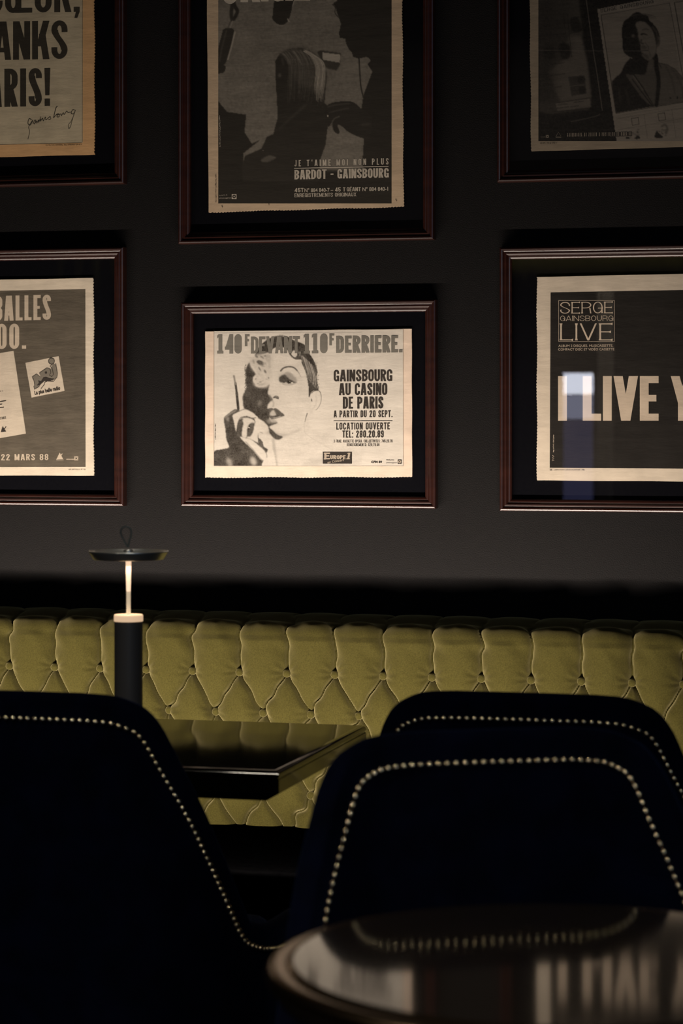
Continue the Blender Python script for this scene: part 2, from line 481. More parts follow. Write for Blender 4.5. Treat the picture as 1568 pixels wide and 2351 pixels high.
        g.arc(rx, .76, rx, .24, -70, 180); g.arc(rx, .27, rx, .27, -180, 75); g.bar(w_ * .3, .5 - h * .45, w_ * .65, .5 + h * .45)
    elif ch == '4':
        g.bar(w_ * .56, 0, w_ * .56 + s_, 1); g.bar(0, .2, w_, .2 + h); g.dg(0, .22, w_ * .56, 1, s_ * .95)
    elif ch == '5':
        rx = w_ / 2; g.bar(0, 1 - h, w_, 1); g.bar(0, .48, s_, 1); g.arc(rx, .31, rx, .31, -180, 150); g.bar(0, .48, w_ * .4, .48 + h * .8)
    elif ch in '69':
        f0 = len(g.q); rx = w_ / 2; ry = min(.28, rx * 1.15)
        g.stad(0, .6); g.bar(0, .3, s_, 1 - ry); g.arc(rx, 1 - ry, rx, ry, 0, 180); g.bar(w_ - s_, 1 - ry - .05, w_, 1 - ry)
        if ch == '9': g.q = [[(w_ - a, 1 - b) for a, b in q] for q in g.q]
    elif ch == '7': g.bar(0, 1 - h, w_, 1); g.dg(w_ * .2, 0, w_ - s_ * 1.1, 1 - h * .6, s_ * 1.1)
    elif ch == '8': g.stad(0, .5 + h * .5); g.stad(.5 - h * .5, 1)
    elif ch == '.': g.bar(0, 0, s_, s_ * .8)
    elif ch == ',': g.bar(0, 0, s_, s_ * .8); g.q.append([(s_ * .35, 0), (s_, 0), (s_ * .6, -.16), (0.02, -.16)])
    elif ch == ':': g.bar(0, 0, s_, s_ * .8); g.bar(0, .55, s_, .55 + s_ * .8)
    elif ch == '!': g.q.append([(0, 1), (s_ * .14, .28), (s_ * .86, .28), (s_, 1)][::-1]); g.bar(s_ * .05, 0, s_ * .95, .19)
    elif ch == "'": g.q.append([(0, 1), (s_ * .3, .7), (s_ * .7, .7), (s_, 1)][::-1])
    elif ch == '-': g.bar(0, .4, w_, .4 + h)
    if acc: g.q.append([(w_ * .4, 1.06), (w_ * .6, 1.06), (w_ * .9, 1.24), (w_ * .6, 1.24)])
    return wd, g.q


def text_polys(txt, xl, yl, xr, yr, H, sv=.19, sh=.145, gap=.07, fl=0.0, rot=False, slant=0.0):
    """polygons in photograph coordinates: baseline (xl,yl)-(xr,yr), cap height H px"""
    base = math.hypot(xr - xl, yr - yl) / H
    fixed = sum(sv for c in txt if WREL.get(c, 1.0) is None) + gap * (len(txt) - 1)
    rel = sum(WREL.get(c, 1.0) for c in txt if WREL.get(c, 1.0) is not None)
    W = (base - fixed) / rel if rel else 1
    ux, uy = (xr - xl) / (base * H), (yr - yl) / (base * H)
    vx, vy = (uy, -ux) if rot else (0, -1)
    out = []; x = 0
    for c in txt:
        wd, qs = glyph(c, W, sv, sh, fl)
        for q in qs:
            out.append([(xl + (ux * (x + a + slant * b) + vx * b) * H, yl + (uy * (x + a + slant * b) + vy * b) * H) for a, b in q])
        x += wd + gap
    return out


def font_polys(txt, xl, yl, xr, yr, H, bold=0.0, shear=0.0, xh=None):
    """small type from the built-in font, fitted to the baseline (xl,yl)-(xr,yr)"""
    c = bpy.data.curves.new('type', 'FONT'); c.body = txt; c.offset = bold; c.shear = shear; c.resolution_u = 3; c.fill_mode = 'FRONT'
    o = bpy.data.objects.new('type', c); COL.objects.link(o)
    me = bpy.data.meshes.new_from_object(o.evaluated_get(bpy.context.evaluated_depsgraph_get()))
    co = [v.co.copy() for v in me.vertices]; fs = [tuple(p.vertices) for p in me.polygons]
    bpy.data.objects.remove(o); bpy.data.curves.remove(c); bpy.data.meshes.remove(me)
    if not co: return []
    x0 = min(v.x for v in co); x1 = max(v.x for v in co)
    cap = 0.73
    L = math.hypot(xr - xl, yr - yl); ux, uy = (xr - xl) / L, (yr - yl) / L
    vx, vy = uy, -ux
    res = []
    for f in fs:
        res.append([(xl + ux * (co[i].x - x0) / (x1 - x0) * L + vx * co[i].y / cap * H,
                     yl + uy * (co[i].x - x0) / (x1 - x0) * L + vy * co[i].y / cap * H) for i in f])
    return res


def faint_print(xl, yl, xr, yr, H):
    """print too small to read: a run of uneven hairline marks along the baseline"""
    L = math.hypot(xr - xl, yr - yl); ux, uy = (xr - xl) / L, (yr - yl) / L
    vx, vy = uy, -ux
    out = []; x = 0
    while x < L - H * .3:
        if random.random() < .14: x += H * .5
        w_ = H * random.uniform(.12, .4); h_ = H * random.uniform(.45, 1.0); b_ = H * random.choice((0, 0, 0, -.25))
        out.append([(xl + ux * (x + a) + vx * (b + b_), yl + uy * (x + a) + vy * (b + b_)) for a, b in ((0, 0), (w_, 0), (w_, h_), (0, h_))])
        x += w_ + H * random.uniform(.16, .34)
    return out


def ring_polys(cx, cy, r0, r1, n=28, sy=1.0):
    out = []
    for i in range(n):
        a, b = 2 * PI * i / n, 2 * PI * (i + 1) / n
        out.append([(cx + r1 * math.cos(a), cy + sy * r1 * math.sin(a)), (cx + r1 * math.cos(b), cy + sy * r1 * math.sin(b)),
                    (cx + r0 * math.cos(b), cy + sy * r0 * math.sin(b)), (cx + r0 * math.cos(a), cy + sy * r0 * math.sin(a))])
    return out


def disc_polys(cx, cy, r, n=24):
    return [[(cx + r * math.cos(2 * PI * i / n), cy + r * math.sin(2 * PI * i / n)) for i in range(n)]]


def cr(pts, closed=False, n=8):
    """Catmull-Rom resampling"""
    p = [np.array(q, float) for q in pts]; m = len(p); out = []
    rng = range(m if closed else m - 1)
    for i in rng:
        if closed: a, b, c, d = p[i - 1], p[i], p[(i + 1) % m], p[(i + 2) % m]
        else: a, b, c, d = p[max(i - 1, 0)], p[i], p[i + 1], p[min(i + 2, m - 1)]
        for k in range(n):
            t = k / n
            out.append(.5 * ((2 * b) + (-a + c) * t + (2 * a - 5 * b + 4 * c - d) * t * t + (-a + 3 * b - 3 * c + d) * t ** 3))
    if not closed: out.append(p[-1])
    return out


def line_polys(pts, w0, w1=None, smooth=False):
    pts = cr(pts) if smooth else [np.array(p, float) for p in pts]
    w1 = w0 if w1 is None else w1
    out = []; n = len(pts)
    L = []
    for i in range(n):
        t = pts[min(i + 1, n - 1)] - pts[max(i - 1, 0)]
        t = t / (np.linalg.norm(t) + 1e-9); nn = np.array((-t[1], t[0]))
        ww = w0 + (w1 - w0) * i / max(n - 1, 1)
        L.append((pts[i] + nn * ww / 2, pts[i] - nn * ww / 2))
    for i in range(n - 1):
        out.append([tuple(L[i][0]), tuple(L[i + 1][0]), tuple(L[i + 1][1]), tuple(L[i][1])])
    return out


def rect_polys(x0, y0, x1, y1): return [[(x0, y0), (x1, y0), (x1, y1), (x0, y1)]]


# ---------------------------------------------------------------- soft raster painter for printed photographs
class Paint:
    def __init__(s, x0, y0, x1, y1, step, base=1.0):
        s.x0, s.y0, s.step = x0, y0, step
        s.nx = int(round((x1 - x0) / step)) + 1; s.ny = int(round((y1 - y0) / step)) + 1
        s.X = x0 + np.arange(s.nx) * (x1 - x0) / (s.nx - 1); s.Y = y0 + np.arange(s.ny) * (y1 - y0) / (s.ny - 1)
        s.gx, s.gy = np.meshgrid(s.X, s.Y)
        s.a = np.full((s.ny, s.nx), float(base))
        s.rng = np.random.default_rng(7)

    def blur(s, m, sig):
        sig = sig / s.step
        if sig < .3: return m
        r = max(1, int(math.ceil(2.5 * sig)))
        k = np.exp(-.5 * (np.arange(-r, r + 1) / sig) ** 2); k /= k.sum()
        for ax in (0, 1):
            pad = [(0, 0), (0, 0)]; pad[ax] = (r, r)
            q = np.pad(m, pad, mode='edge'); acc = np.zeros_like(m)
            for i, kk in enumerate(k):
                sl = [slice(None), slice(None)]; sl[ax] = slice(i, i + m.shape[ax])
                acc += kk * q[tuple(sl)]
            m = acc
        return m

    def mask(s, pts, smooth=True):
        if smooth: pts = cr(pts, True, 6)
        p = np.array(pts, float); m = np.zeros(s.a.shape, bool)
        xa, ya = p[:, 0], p[:, 1]
        i0 = np.clip(np.searchsorted(s.Y, ya.min()) - 1, 0, s.ny); i1 = np.clip(np.searchsorted(s.Y, ya.max()) + 1, 0, s.ny)
        if i1 <= i0: return m.astype(float)
        gx = s.gx[i0:i1]; gy = s.gy[i0:i1]; mm = np.zeros(gx.shape, bool)
        for k in range(len(p)):
            x1, y1 = p[k]; x2, y2 = p[(k + 1) % len(p)]
            if y1 == y2: continue
            c = (gy < max(y1, y2)) & (gy >= min(y1, y2))
            mm ^= c & (gx < (x2 - x1) * (gy - y1) / (y2 - y1) + x1)
        m[i0:i1] = mm
        return m.astype(float)

    def poly(s, pts, v, f=1.0, smooth=True, al=1.0):
        m = s.blur(s.mask(pts, smooth), f) * al
        s.a = s.a * (1 - m) + v * m

    def stroke(s, pts, wd, v, f=.8, w1=None, al=1.0):
        q = cr(pts); w1 = wd if w1 is None else w1
        m = np.zeros_like(s.a); n = len(q)
        for i in range(n - 1):
            a, b = q[i], q[i + 1]; r = .5 * (wd + (w1 - wd) * i / max(n - 2, 1))
            d = b - a; L = (d ** 2).sum() + 1e-9
            x0, x1 = min(a[0], b[0]) - r - 3, max(a[0], b[0]) + r + 3; y0, y1 = min(a[1], b[1]) - r - 3, max(a[1], b[1]) + r + 3
            j0, j1 = np.searchsorted(s.X, [x0, x1]); i0, i1 = np.searchsorted(s.Y, [y0, y1])
            if j1 <= j0 or i1 <= i0: continue
            gx = s.gx[i0:i1, j0:j1]; gy = s.gy[i0:i1, j0:j1]
            t = np.clip(((gx - a[0]) * d[0] + (gy - a[1]) * d[1]) / L, 0, 1)
            dist = np.hypot(gx - a[0] - t * d[0], gy - a[1] - t * d[1])
            m[i0:i1, j0:j1] = np.maximum(m[i0:i1, j0:j1], np.clip((r - dist) / s.step + .5, 0, 1))
        m = s.blur(m, f) * al
        s.a = s.a * (1 - m) + v * m

    def ell(s, cx, cy, rx, ry, v, f=1.0, al=1.0, rot=0):
        c, d = math.cos(rot), math.sin(rot)
        u = (s.gx - cx) * c + (s.gy - cy) * d; w_ = -(s.gx - cx) * d + (s.gy - cy) * c
        m = s.blur(((u / rx) ** 2 + (w_ / ry) ** 2 < 1).astype(float), f) * al
        s.a = s.a * (1 - m) + v * m

    def grain(s, amt, sig=1.0):
        n = s.blur(s.rng.standard_normal(s.a.shape), sig); n /= n.std() + 1e-9
        s.a = np.clip(s.a + amt * n, 0, 1.2)

    def strokes(s, n, x0, y0, x1, y1, ln, wd, v, jit=.3, al=.6):
        pass

    def build(s, name, Y, mat, parent):
        px, pz = PN(s.gx, s.gy, Y)
        off = parent.parent.location if parent.parent else parent.location
        co = np.stack([px - off.x, np.full(px.shape, Y - off.y), pz - off.z], -1).reshape(-1, 3)
        o = grid_mesh(name, co, s.ny, s.nx, mat, parent, True)
        at = o.data.color_attributes.new('tone', 'FLOAT_COLOR', 'POINT')
        t = np.clip(s.a, 0, 1).ravel()
        arr = np.stack([t, t, t, np.ones_like(t)], -1).astype(np.float32).ravel()
        at.data.foreach_set('color', arr)
        return o


# ---------------------------------------------------------------- framed newspaper pages
Y_PAPER, Y_GLASS, FRONT = -0.0080, -0.0115, -0.021
LAYER = 0.00022


def flat_polys(name, polys, layer, mat, page, root):
    Y = Y_PAPER - LAYER * layer
    v = []; f = []
    for n_, q in enumerate(polys):
        i0 = len(v)
        Y = Y_PAPER - LAYER * layer - (n_ % 29) * 2.0e-6
        a = 0
        for k in range(len(q)):
            a += q[k][0] * q[(k + 1) % len(q)][1] - q[(k + 1) % len(q)][0] * q[k][1]
        if a < 0: q = q[::-1]       # photo y runs down; keep faces towards the room
        for x, y in q:
            p = P(x, y, Y); v.append((p.x - root.location.x, Y - root.location.y, p.z - root.location.z))
        f.append(tuple(range(i0, len(v)))[::-1])
    return mesh(name, v, f, mat, page)


PROFILE = [(0, 0), (0, .0182), (.0012, .0206), (.0035, .0216), (.0060, .0208), (.0076, .0186), (.0090, .0176), (.0104, .0184), (.0128, .0186), (.0150, .0168),
           (.0164, .0150), (.0178, .0152), (.0200, .0146), (.0220, .0132), (.0230, .0115), (.0230, .004)]


def framed_page(label, x0, x1, z0, z1, paper_px, paper_color, ragged='', glassy=True):
    cx, cz = (x0 + x1) / 2, (z0 + z1) / 2
    root = thing('framed_newspaper_page', label, 'framed page', (cx, 0, cz), 0, 'framed newspaper pages on the wall')
    hw, hh = (x1 - x0) / 2, (z1 - z0) / 2
    # moulding with mitred corners
    v = []; f = []
    n = len(PROFILE)
    corners = [(-1, -1), (1, -1), (1, 1), (-1, 1)]
    for sx, sz in corners:
        for a, d in PROFILE:
            v.append((sx * (hw - a), -d, sz * (hh - a)))
    for i in range(4):
        j = (i + 1) % 4
        for k in range(n - 1):
            f.append((i * n + k, j * n + k, j * n + k + 1, i * n + k + 1))
    mesh('frame_moulding', v, f, M['mahogany'], root)
    b = .0228
    mesh('mount_board', [(-hw + b, -.004, -hh + b), (hw - b, -.004, -hh + b), (hw - b, -.004, hh - b), (-hw + b, -.004, hh - b),
                         (-hw + b, 0, -hh + b), (hw - b, 0, -hh + b), (hw - b, 0, hh - b), (-hw + b, 0, hh - b)],
         [(0, 1, 2, 3), (7, 6, 5, 4), (0, 4, 5, 1), (1, 5, 6, 2), (2, 6, 7, 3), (3, 7, 4, 0)], M['mat_board'], root)
    mesh('glass_pane', [(-hw + b, Y_GLASS, -hh + b), (hw - b, Y_GLASS, -hh + b), (hw - b, Y_GLASS, hh - b), (-hw + b, Y_GLASS, hh - b)],
         [(0, 1, 2, 3)], M['glass'], root)
    # the paper: quad TL,TR,BR,BL with toothed edges, 0.4 mm proud of the mount
    pts = []
    names = 'trbl'
    for i in range(4):
        p, q = np.array(paper_px[i], float), np.array(paper_px[(i + 1) % 4], float)
        if names[i] in ragged:
            L = np.linalg.norm(q - p); m = int(L / 3.5); t = (q - p) / L; nn = np.array((-t[1], t[0]))
            for k in range(m):
                d = (0.0 if k % 2 else 1.15) + random.uniform(-.3, .3) + .8 * math.sin(k * .13 + i)
                pts.append(tuple(p + t * (k / m) * L + nn * d))
        else:
            m = 24
            L = np.linalg.norm(q - p); t = (q - p) / L; nn = np.array((-t[1], t[0]))
            for k in range(m):
                pts.append(tuple(p + t * (k / m) * L + nn * (.35 * math.sin(k * .7 + i * 2) if 0 < k else 0)))
    vv = []
    for Y in (Y_PAPER, -.0042):
        for x, y in pts:
            p = P(x, y, Y_PAPER); vv.append((p.x - cx, Y, p.z - cz))
    k = len(pts)
    ff = [tuple(range(k))[::-1]] + [(i, (i + 1) % k, k + (i + 1) % k, k + i) for i in range(k)]
    page = mesh('newspaper_page', vv, ff, paper_mat('newsprint', paper_color, .09), root)
    return root, page


def wx(x, y): return P(x, y, FRONT).x
def wz(x, y): return P(x, y, FRONT).z


# --- lower centre
PC = (0.63, 0.50, 0.37)
root, page = framed_page('small landscape framed newspaper page of a face with a cigarette, centre of the wall',
                         wx(415, 930), wx(1000, 930), wz(708, 1165), wz(708, 691),
                         [(471, 761), (945, 755), (946, 1096), (471, 1097)], (0.80, 0.645, 0.51), ragged='b')
flat_polys('printed_panel', [[(491, 760.5), (925, 756), (926, 1070), (491, 1070)]], 1, paper_mat('inner_newsprint', (0.70, 0.64, 0.55), .10), page, root)
pc = Paint(491.5, 764, 830, 1069, 1.15, 1.0)
c1 = lambda *q: [(540 + a / 7.127, 750 + b / 7.127) for a, b in q]
c2 = lambda *q: [(480 + a / 5.6, 900 + b / 5.6) for a, b in q]
# skin tone of face, neck and shoulder against the paper
pc.poly(c1((560, 420), (800, 340), (1060, 520), (1180, 760), (1230, 1050), (1400, 1090), (1390, 1260), (1290, 1390), (1210, 1480), (1215, 1600), (1330, 1700), (1700, 1850), (2100, 2300), (350, 2300), (200, 1400), (540, 1000)), .93, 1.5)
# neck and jaw shading
pc.stroke(c2((830, 615), (900, 575), (1000, 550), (1100, 515), (1190, 460)), 5, .62, 2.2, 2.5, .8)
pc.stroke(c2((825, 620), (835, 700), (850, 800), (870, 950)), 6, .45, 2.2, 4, .8)
pc.poly(c2((1500, 840), (1300, 880), (1120, 940), (1400, 950)), .8, 4)
pc.stroke(c2((1225, 400), (1222, 470), (1240, 530), (1330, 600), (1430, 655), (1568, 735), (1750, 850)), 1.2, .74, .8)
pc.poly(c2((720, 520), (800, 560), (900, 570), (1000, 540), (900, 520), (800, 480)), .62, 3, al=.7)
# hair
pc.poly(c1((330, 450), (390, 330), (470, 250), (560, 190), (660, 155), (760, 138), (860, 165), (960, 222), (1070, 262), (1150, 310), (1200, 420), (1250, 490), (1300, 580), (1345, 720), (1335, 820), (1345, 900), (1365, 1035), (1280, 1050), (1240, 1090), (1215, 1150), (1200, 1140), (1203, 1030), (1185, 900), (1150, 740), (1095, 610), (1075, 540), (1000, 540), (930, 505), (885, 450), (850, 380), (760, 330), (640, 350), (560, 420), (450, 450), (390, 480)), .06, .7)
pc.ell(540 + 962 / 7.127, 750 + 450 / 7.127, 7.2, 8.5, .92, .8, 1, .5)
pc.stroke(c1((900, 380), (905, 450), (950, 500), (1010, 525), (1045, 510)), 3, .08, .6)
pc.stroke(c1((690, 160), (760, 150), (830, 170)), 1.6, .75, .6)
for k in range(26):
    t = k / 25
    a = 1085 + 180 * t + random.uniform(-10, 10)
    pc.stroke(c1((a, 470 + 160 * t), (a + 40, 600 + 150 * t), (a + 75, 720 + 170 * t), (a + 60, 820 + 190 * t)), random.uniform(.5, 1.3), random.uniform(.35, .8), .5, .3, .75)
for k in range(22):
    yy = random.uniform(560, 1050)
    xx = 1300 + 45 * math.sin((yy - 500) / 350) + random.uniform(0, 30)
    pc.ell(540 + xx / 7.127, 750 + yy / 7.127, 1.0, 1.4, .6 if k % 2 else .05, .6, .6)
# shadowed half of the face
pc.poly(c1((235, 590), (195, 640), (165, 720), (175, 820), (165, 900), (180, 990), (150, 1070), (125, 1120), (122, 1210), (140, 1330), (210, 1370), (300, 1420), (380, 1500), (470, 1560), (540, 1640), (560, 1740), (640, 1830), (720, 1850), (780, 1800), (700, 1770), (620, 1700), (560, 1640), (640, 1600), (700, 1570), (600, 1560), (560, 1500), (600, 1400), (570, 1350), (530, 1340), (535, 1285), (560, 1245), (610, 1190), (580, 1160), (540, 1100), (545, 1020), (560, 940), (470, 990), (350, 980), (330, 940), (290, 880), (310, 810), (345, 770), (290, 690)), .07, 1.1)
for k in range(40):
    yy = 620 + 460 * k / 39
    pc.ell(540 + (170 + random.uniform(-14, 6)) / 7.127, 750 + yy / 7.127, random.uniform(.8, 1.8), .8, .08, .5, .8)
pc.ell(540 + 400 / 7.127, 750 + 1250 / 7.127, 4.5, 6, .38, 2.5, .7, .4)
pc.ell(540 + 300 / 7.127, 750 + 1100 / 7.127, 9, 9, .16, 4, .6)
# smoke
pc.poly(c1((240, 570), (330, 470), (440, 440), (560, 430), (620, 520), (600, 640), (600, 800), (570, 930), (480, 1000), (340, 975), (300, 900), (345, 770), (270, 680)), .80, 2.5, al=.9)
for (a, b, rx, ry, v, al, ro) in ((410, 590, 9, 5, .10, .9, .4), (345, 480, 5, 2.5, .2, .9, .9), (440, 500, 6, 2.2, .3, .8, .6), (490, 480, 3, 2, .25, .8, 0), (405, 690, 2.4, 5.5, .12, .9, -.5),
                                  (490, 735, 2.2, 4.5, .18, .9, -.5), (440, 640, 7, 1.5, .3, .8, .3), (300, 570, 2, 5, .35, .7, -.3), (540, 520, 6, 9, .62, .8, 0), (545, 840, 1.2, 2, .05, .9, 0),
                                  (400, 915, 6, 1.6, .10, .9, -.3), (455, 890, 2, 1.5, .25, .8, 0), (330, 860, 1.5, 3, .2, .8, .6), (520, 870, 4, 1.2, .5, .8, .6), (380, 790, 2, 5, .6, .7, .5),
                                  (430, 950, 7, 2, .55, .7, -.2), (480, 600, 5, 3, .5, .7, .2), (560, 620, 2.5, 10, .6, .6, 0)):
    pc.ell(540 + a / 7.127, 750 + b / 7.127, rx, ry, v, 1.0, al, ro)
pc.stroke(c1((300, 830), (340, 900), (420, 920), (500, 880), (560, 900)), 2.4, .9, .9)
pc.stroke(c1((260, 620), (310, 700), (360, 780), (420, 850)), 3.5, .92, 1.2)
pc.stroke(c1((400, 640), (450, 740), (500, 830)), 3, .9, 1.2)
pc.stroke(c1((160, 460), (230, 500), (280, 560)), 6, .8, 3, 4, .7)
# brow, eye, nose, mouth
pc.stroke(c1((745, 722), (790, 678), (870, 655), (955, 668), (1010, 715)), 3.6, .10, .7, 3.0)
pc.stroke(c1((1005, 708), (1040, 755), (1075, 825)), 2.2, .3, .7, .6)
pc.poly(c1((718, 880), (728, 815), (790, 772), (870, 735), (930, 770), (1000, 850), (1012, 910), (940, 890), (860, 850), (800, 860), (760, 905)), .42, 2.0, al=.85)
pc.poly(c1((718, 885), (730, 820), (810, 785), (850, 820), (900, 860), (960, 890), (1015, 912), (960, 925), (900, 930), (820, 925), (750, 915)), .10, 1.2)
pc.ell(540 + 830 / 7.127, 750 + 915 / 7.127, 2.2, 1.3, .6, .6, .9)
pc.ell(540 + 930 / 7.127, 750 + 920 / 7.127, 2.8, 1.5, .85, .6, .9)
pc.ell(540 + 878 / 7.127, 750 + 905 / 7.127, 4.2, 3.7, .05, .6)
pc.ell(540 + 893 / 7.127, 750 + 893 / 7.127, .9, .8, .8, .3)
pc.stroke(c1((770, 935), (850, 955), (930, 948), (990, 925)), 1.4, .4, .8)
pc.stroke(c1((628, 1162), (660, 1140), (700, 1150), (706, 1180)), 3.2, .07, .7, 2.0)
pc.poly(c1((630, 1162), (670, 1150), (706, 1165), (700, 1185), (665, 1172)), .06, .6)
pc.stroke(c1((610, 1210), (630, 1250), (620, 1310)), 2.2, .5, 1.2)
pc.stroke(c1((560, 1130), (590, 1170), (600, 1200)), 4, .2, 1.5)
pc.poly(c2((765, 222), (800, 205), (830, 215), (850, 206), (890, 225), (930, 260), (972, 300), (920, 322), (860, 342), (800, 352), (770, 300)), .12, .8)
pc.poly(c2((780, 290), (800, 250), (830, 230), (850, 265), (860, 300), (810, 310)), .72, 1.3)
pc.stroke(c2((800, 310), (850, 308), (930, 300)), 1.2, .04, .5)
pc.stroke(c2((830, 335), (880, 328), (915, 312)), 2.0, .55, .8)
pc.poly(c2((740, 360), (800, 345), (860, 365), (875, 395), (820, 400), (760, 400)), .40, 2.2, al=.8)
# ear
pc.poly(c1((1255, 1070), (1360, 1060), (1398, 1130), (1395, 1230), (1360, 1300), (1290, 1380), (1250, 1300), (1240, 1150)), .97, 1.0)
pc.stroke(c1((1250, 1085), (1290, 1055), (1370, 1050), (1402, 1110), (1405, 1210), (1375, 1300), (1320, 1365)), 1.7, .12, .5, .9)
pc.stroke(c1((1270, 1340), (1310, 1290), (1330, 1200), (1320, 1130)), 2.2, .75, 1.4)
pc.ell(540 + 1250 / 7.127, 750 + 1200 / 7.127, 1.3, 3.8, .10, .6, 1, -.2)
pc.stroke(c2((1262, 275), (1245, 330), (1232, 385)), 2.4, .12, .6, 1.0)
# dark sleeve, hand and fingers
pc.poly(c2((60, 772), (160, 736), (252, 708), (222, 610), (208, 480), (192, 390), (192, 330), (240, 285), (300, 238), (350, 218), (400, 238), (470, 215), (560, 300), (600, 400), (640, 560), (660, 680), (740, 780), (700, 870), (690, 960), (50, 960)), .07, .9)
pc.stroke(c2((205, 330), (260, 285), (340, 240)), 3, .38, 1.3)
pc.ell(480 + 240 / 5.6, 900 + 350 / 5.6, 3, 5, .4, 2)
pc.ell(480 + 260 / 5.6, 900 + 905 / 5.6, 5, 11, .62, 3, .8, -.4)
pc.ell(480 + 570 / 5.6, 900 + 890 / 5.6, 6, 10, .75, 2.8, .9, -.35)
pc.poly(c2((305, 300), (370, 262), (460, 224), (540, 258), (600, 305), (626, 332), (560, 335), (480, 312), (405, 328), (368, 390), (348, 505), (330, 430), (315, 360)), .97, .9)
pc.poly(c2((395, 345), (440, 328), (540, 342), (592, 392), (530, 405), (500, 440), (486, 500), (478, 585), (425, 570), (430, 470), (440, 390)), .93, 1.1)
pc.stroke(c2((420, 350), (385, 430), (380, 540)), 6, .09, 1.4, 8)
pc.poly(c2((590, 396), (660, 405), (697, 440), (697, 525), (650, 520), (625, 580), (640, 650), (560, 620), (480, 580), (540, 560), (575, 480)), .95, 1.1)
pc.stroke(c2((560, 415), (540, 470), (515, 560)), 8, .12, 1.5, 5)
pc.stroke(c2((500, 452), (522, 460)), 1.4, .95, .4)
pc.poly(c2((640, 545), (690, 530), (780, 592), (802, 640), (806, 720), (835, 800), (850, 960), (690, 960), (700, 880), (745, 830), (700, 740), (640, 660)), .96, .9)
pc.poly(c2((632, 590), (690, 642), (702, 700), (755, 740), (728, 785), (680, 725), (640, 690)), .09, .8)
pc.poly(c2((400, 575), (470, 592), (545, 615), (640, 690), (705, 745), (742, 812), (735, 850), (692, 880), (640, 838), (560, 740), (440, 630)), .97, .9)
pc.stroke(c2((640, 690), (700, 735), (740, 800), (742, 840)), 1.4, .25, .7)
pc.stroke(c2((470, 640), (560, 735), (640, 832), (690, 885)), 2, .3, 1.2)
pc.stroke(c2((655, 515), (690, 530)), 1.6, .4, .8)
pc.stroke(c2((480, 310), (540, 335), (600, 330)), 1.8, .15, .7)
# cigarette
pc.stroke([(543.5, 903), (547, 939)], 6.2, .05, .5)
pc.stroke([(540.5, 880), (544, 906)], 5.2, .08, .5)
pc.stroke([(537, 863), (540.5, 882)], 4.0, .35, .8)
pc.grain(.02, .8); pc.grain(.02, 6)
pc.build('printed_photo', Y_PAPER - 2 * LAYER, paper_mat('printed_photo', (0.70, 0.64, 0.55), .06, tone=True, ink=(0.030, 0.024, 0.018)), page)
G1 = ink(0.20, 0.185, 0.155)
t = text_polys('140', 498.5, 812, 555, 812, 44, sv=.20, sh=.16, gap=.08) + text_polys('F', 562, 795, 573, 795, 27, sv=.22, sh=.17)
t += text_polys('DEVANT', 576, 812, 688.5, 811, 38.5, sv=.175, sh=.15, gap=.035) + text_polys(',', 684.5, 812, 691, 812, 38.5, sv=.17) + text_polys('110', 697, 812, 752, 811, 45, sv=.20, sh=.16, gap=.09)
t += text_polys('F', 756, 793, 767.5, 793, 27, sv=.22, sh=.17) + text_polys('DERRIERE.', 771.5, 810.5, 924, 809, 39, sv=.205, sh=.16, gap=.055)
flat_polys('headline', t, 4, G1, page, root)
DK = ink(0.048, 0.040, 0.034)
t = text_polys('GAINSBOURG', 766, 876, 900.5, 875, 26.5, sv=.185, sh=.14, gap=.055)
t += text_polys('AU CASINO', 778, 907.5, 889, 907, 27, sv=.18, sh=.14, gap=.055) + text_polys('DE PARIS', 787, 938.5, 880, 938, 27, sv=.185, sh=.14, gap=.06)
t += text_polys('A PARTIR DU 20 SEPT.', 766, 958.5, 901, 958, 15.5, sv=.165, sh=.13, gap=.09) + rect_polys(766, 965.8, 901, 967)
t += text_polys('LOCATION OUVERTE', 772, 986.5, 895, 986, 15.5, sv=.165, sh=.13, gap=.10) + text_polys('TEL: 280.20.89', 786, 1004.8, 881, 1004.5, 15.8, sv=.175, sh=.13, gap=.09)
t += text_polys('3 FNAC. HACHETTE OPERA. COLLECTIVITES: 745.26.76', 766, 1016.2, 901, 1016, 6.4, sv=.14, sh=.11, gap=.11)
t += text_polys('RENSEIGNEMENTS: 526.79.00', 796, 1024.5, 871, 1024.5, 6.4, sv=.14, sh=.11, gap=.11)
t += rect_polys(741, 1037.5, 808, 1064.5)
t += font_polys('CFM 89', 852, 1063.2, 877, 1063.2, 4.8, bold=.03)
t += faint_print(887, 1057.3, 905, 1057.3, 2.8) + font_polys('phonogram', 887, 1063.6, 911.5, 1063.6, 2.8)
t += rect_polys(913, 1055.5, 922, 1065)
t += rect_polys(491, 757, 491.5, 1070) + rect_polys(491, 1069.6, 926, 1070.1) + rect_polys(925.2, 756, 925.7, 1070)
t += faint_print(495.5, 1009, 495.5, 973, 2.2)
flat_polys('small_print', t, 4, DK, page, root)
LT = ink(0.47, 0.39, 0.30)
t = text_polys('E', 744.5, 1054.5, 757.5, 1054.5, 15.5, sv=.32, sh=.2) + rect_polys(743.5, 1039.2, 747.5, 1041.5) + rect_polys(743.5, 1052.3, 748, 1055)
t += text_polys('UROPE', 758, 1054.3, 793.5, 1054.3, 9.2, sv=.30, sh=.2, gap=.05) + text_polys('1', 795, 1054.3, 803, 1054.3, 15, sv=.3, sh=.17, slant=.2)
t += font_polys('en Concert', 752, 1064, 790, 1058, 5.6, bold=.015, shear=.3)
flat_polys('radio_logo', t, 6, LT, page, root)
flat_polys('record_logo', ring_polys(917.4, 1060, 1.4, 3.4), 6, LT, page, root)

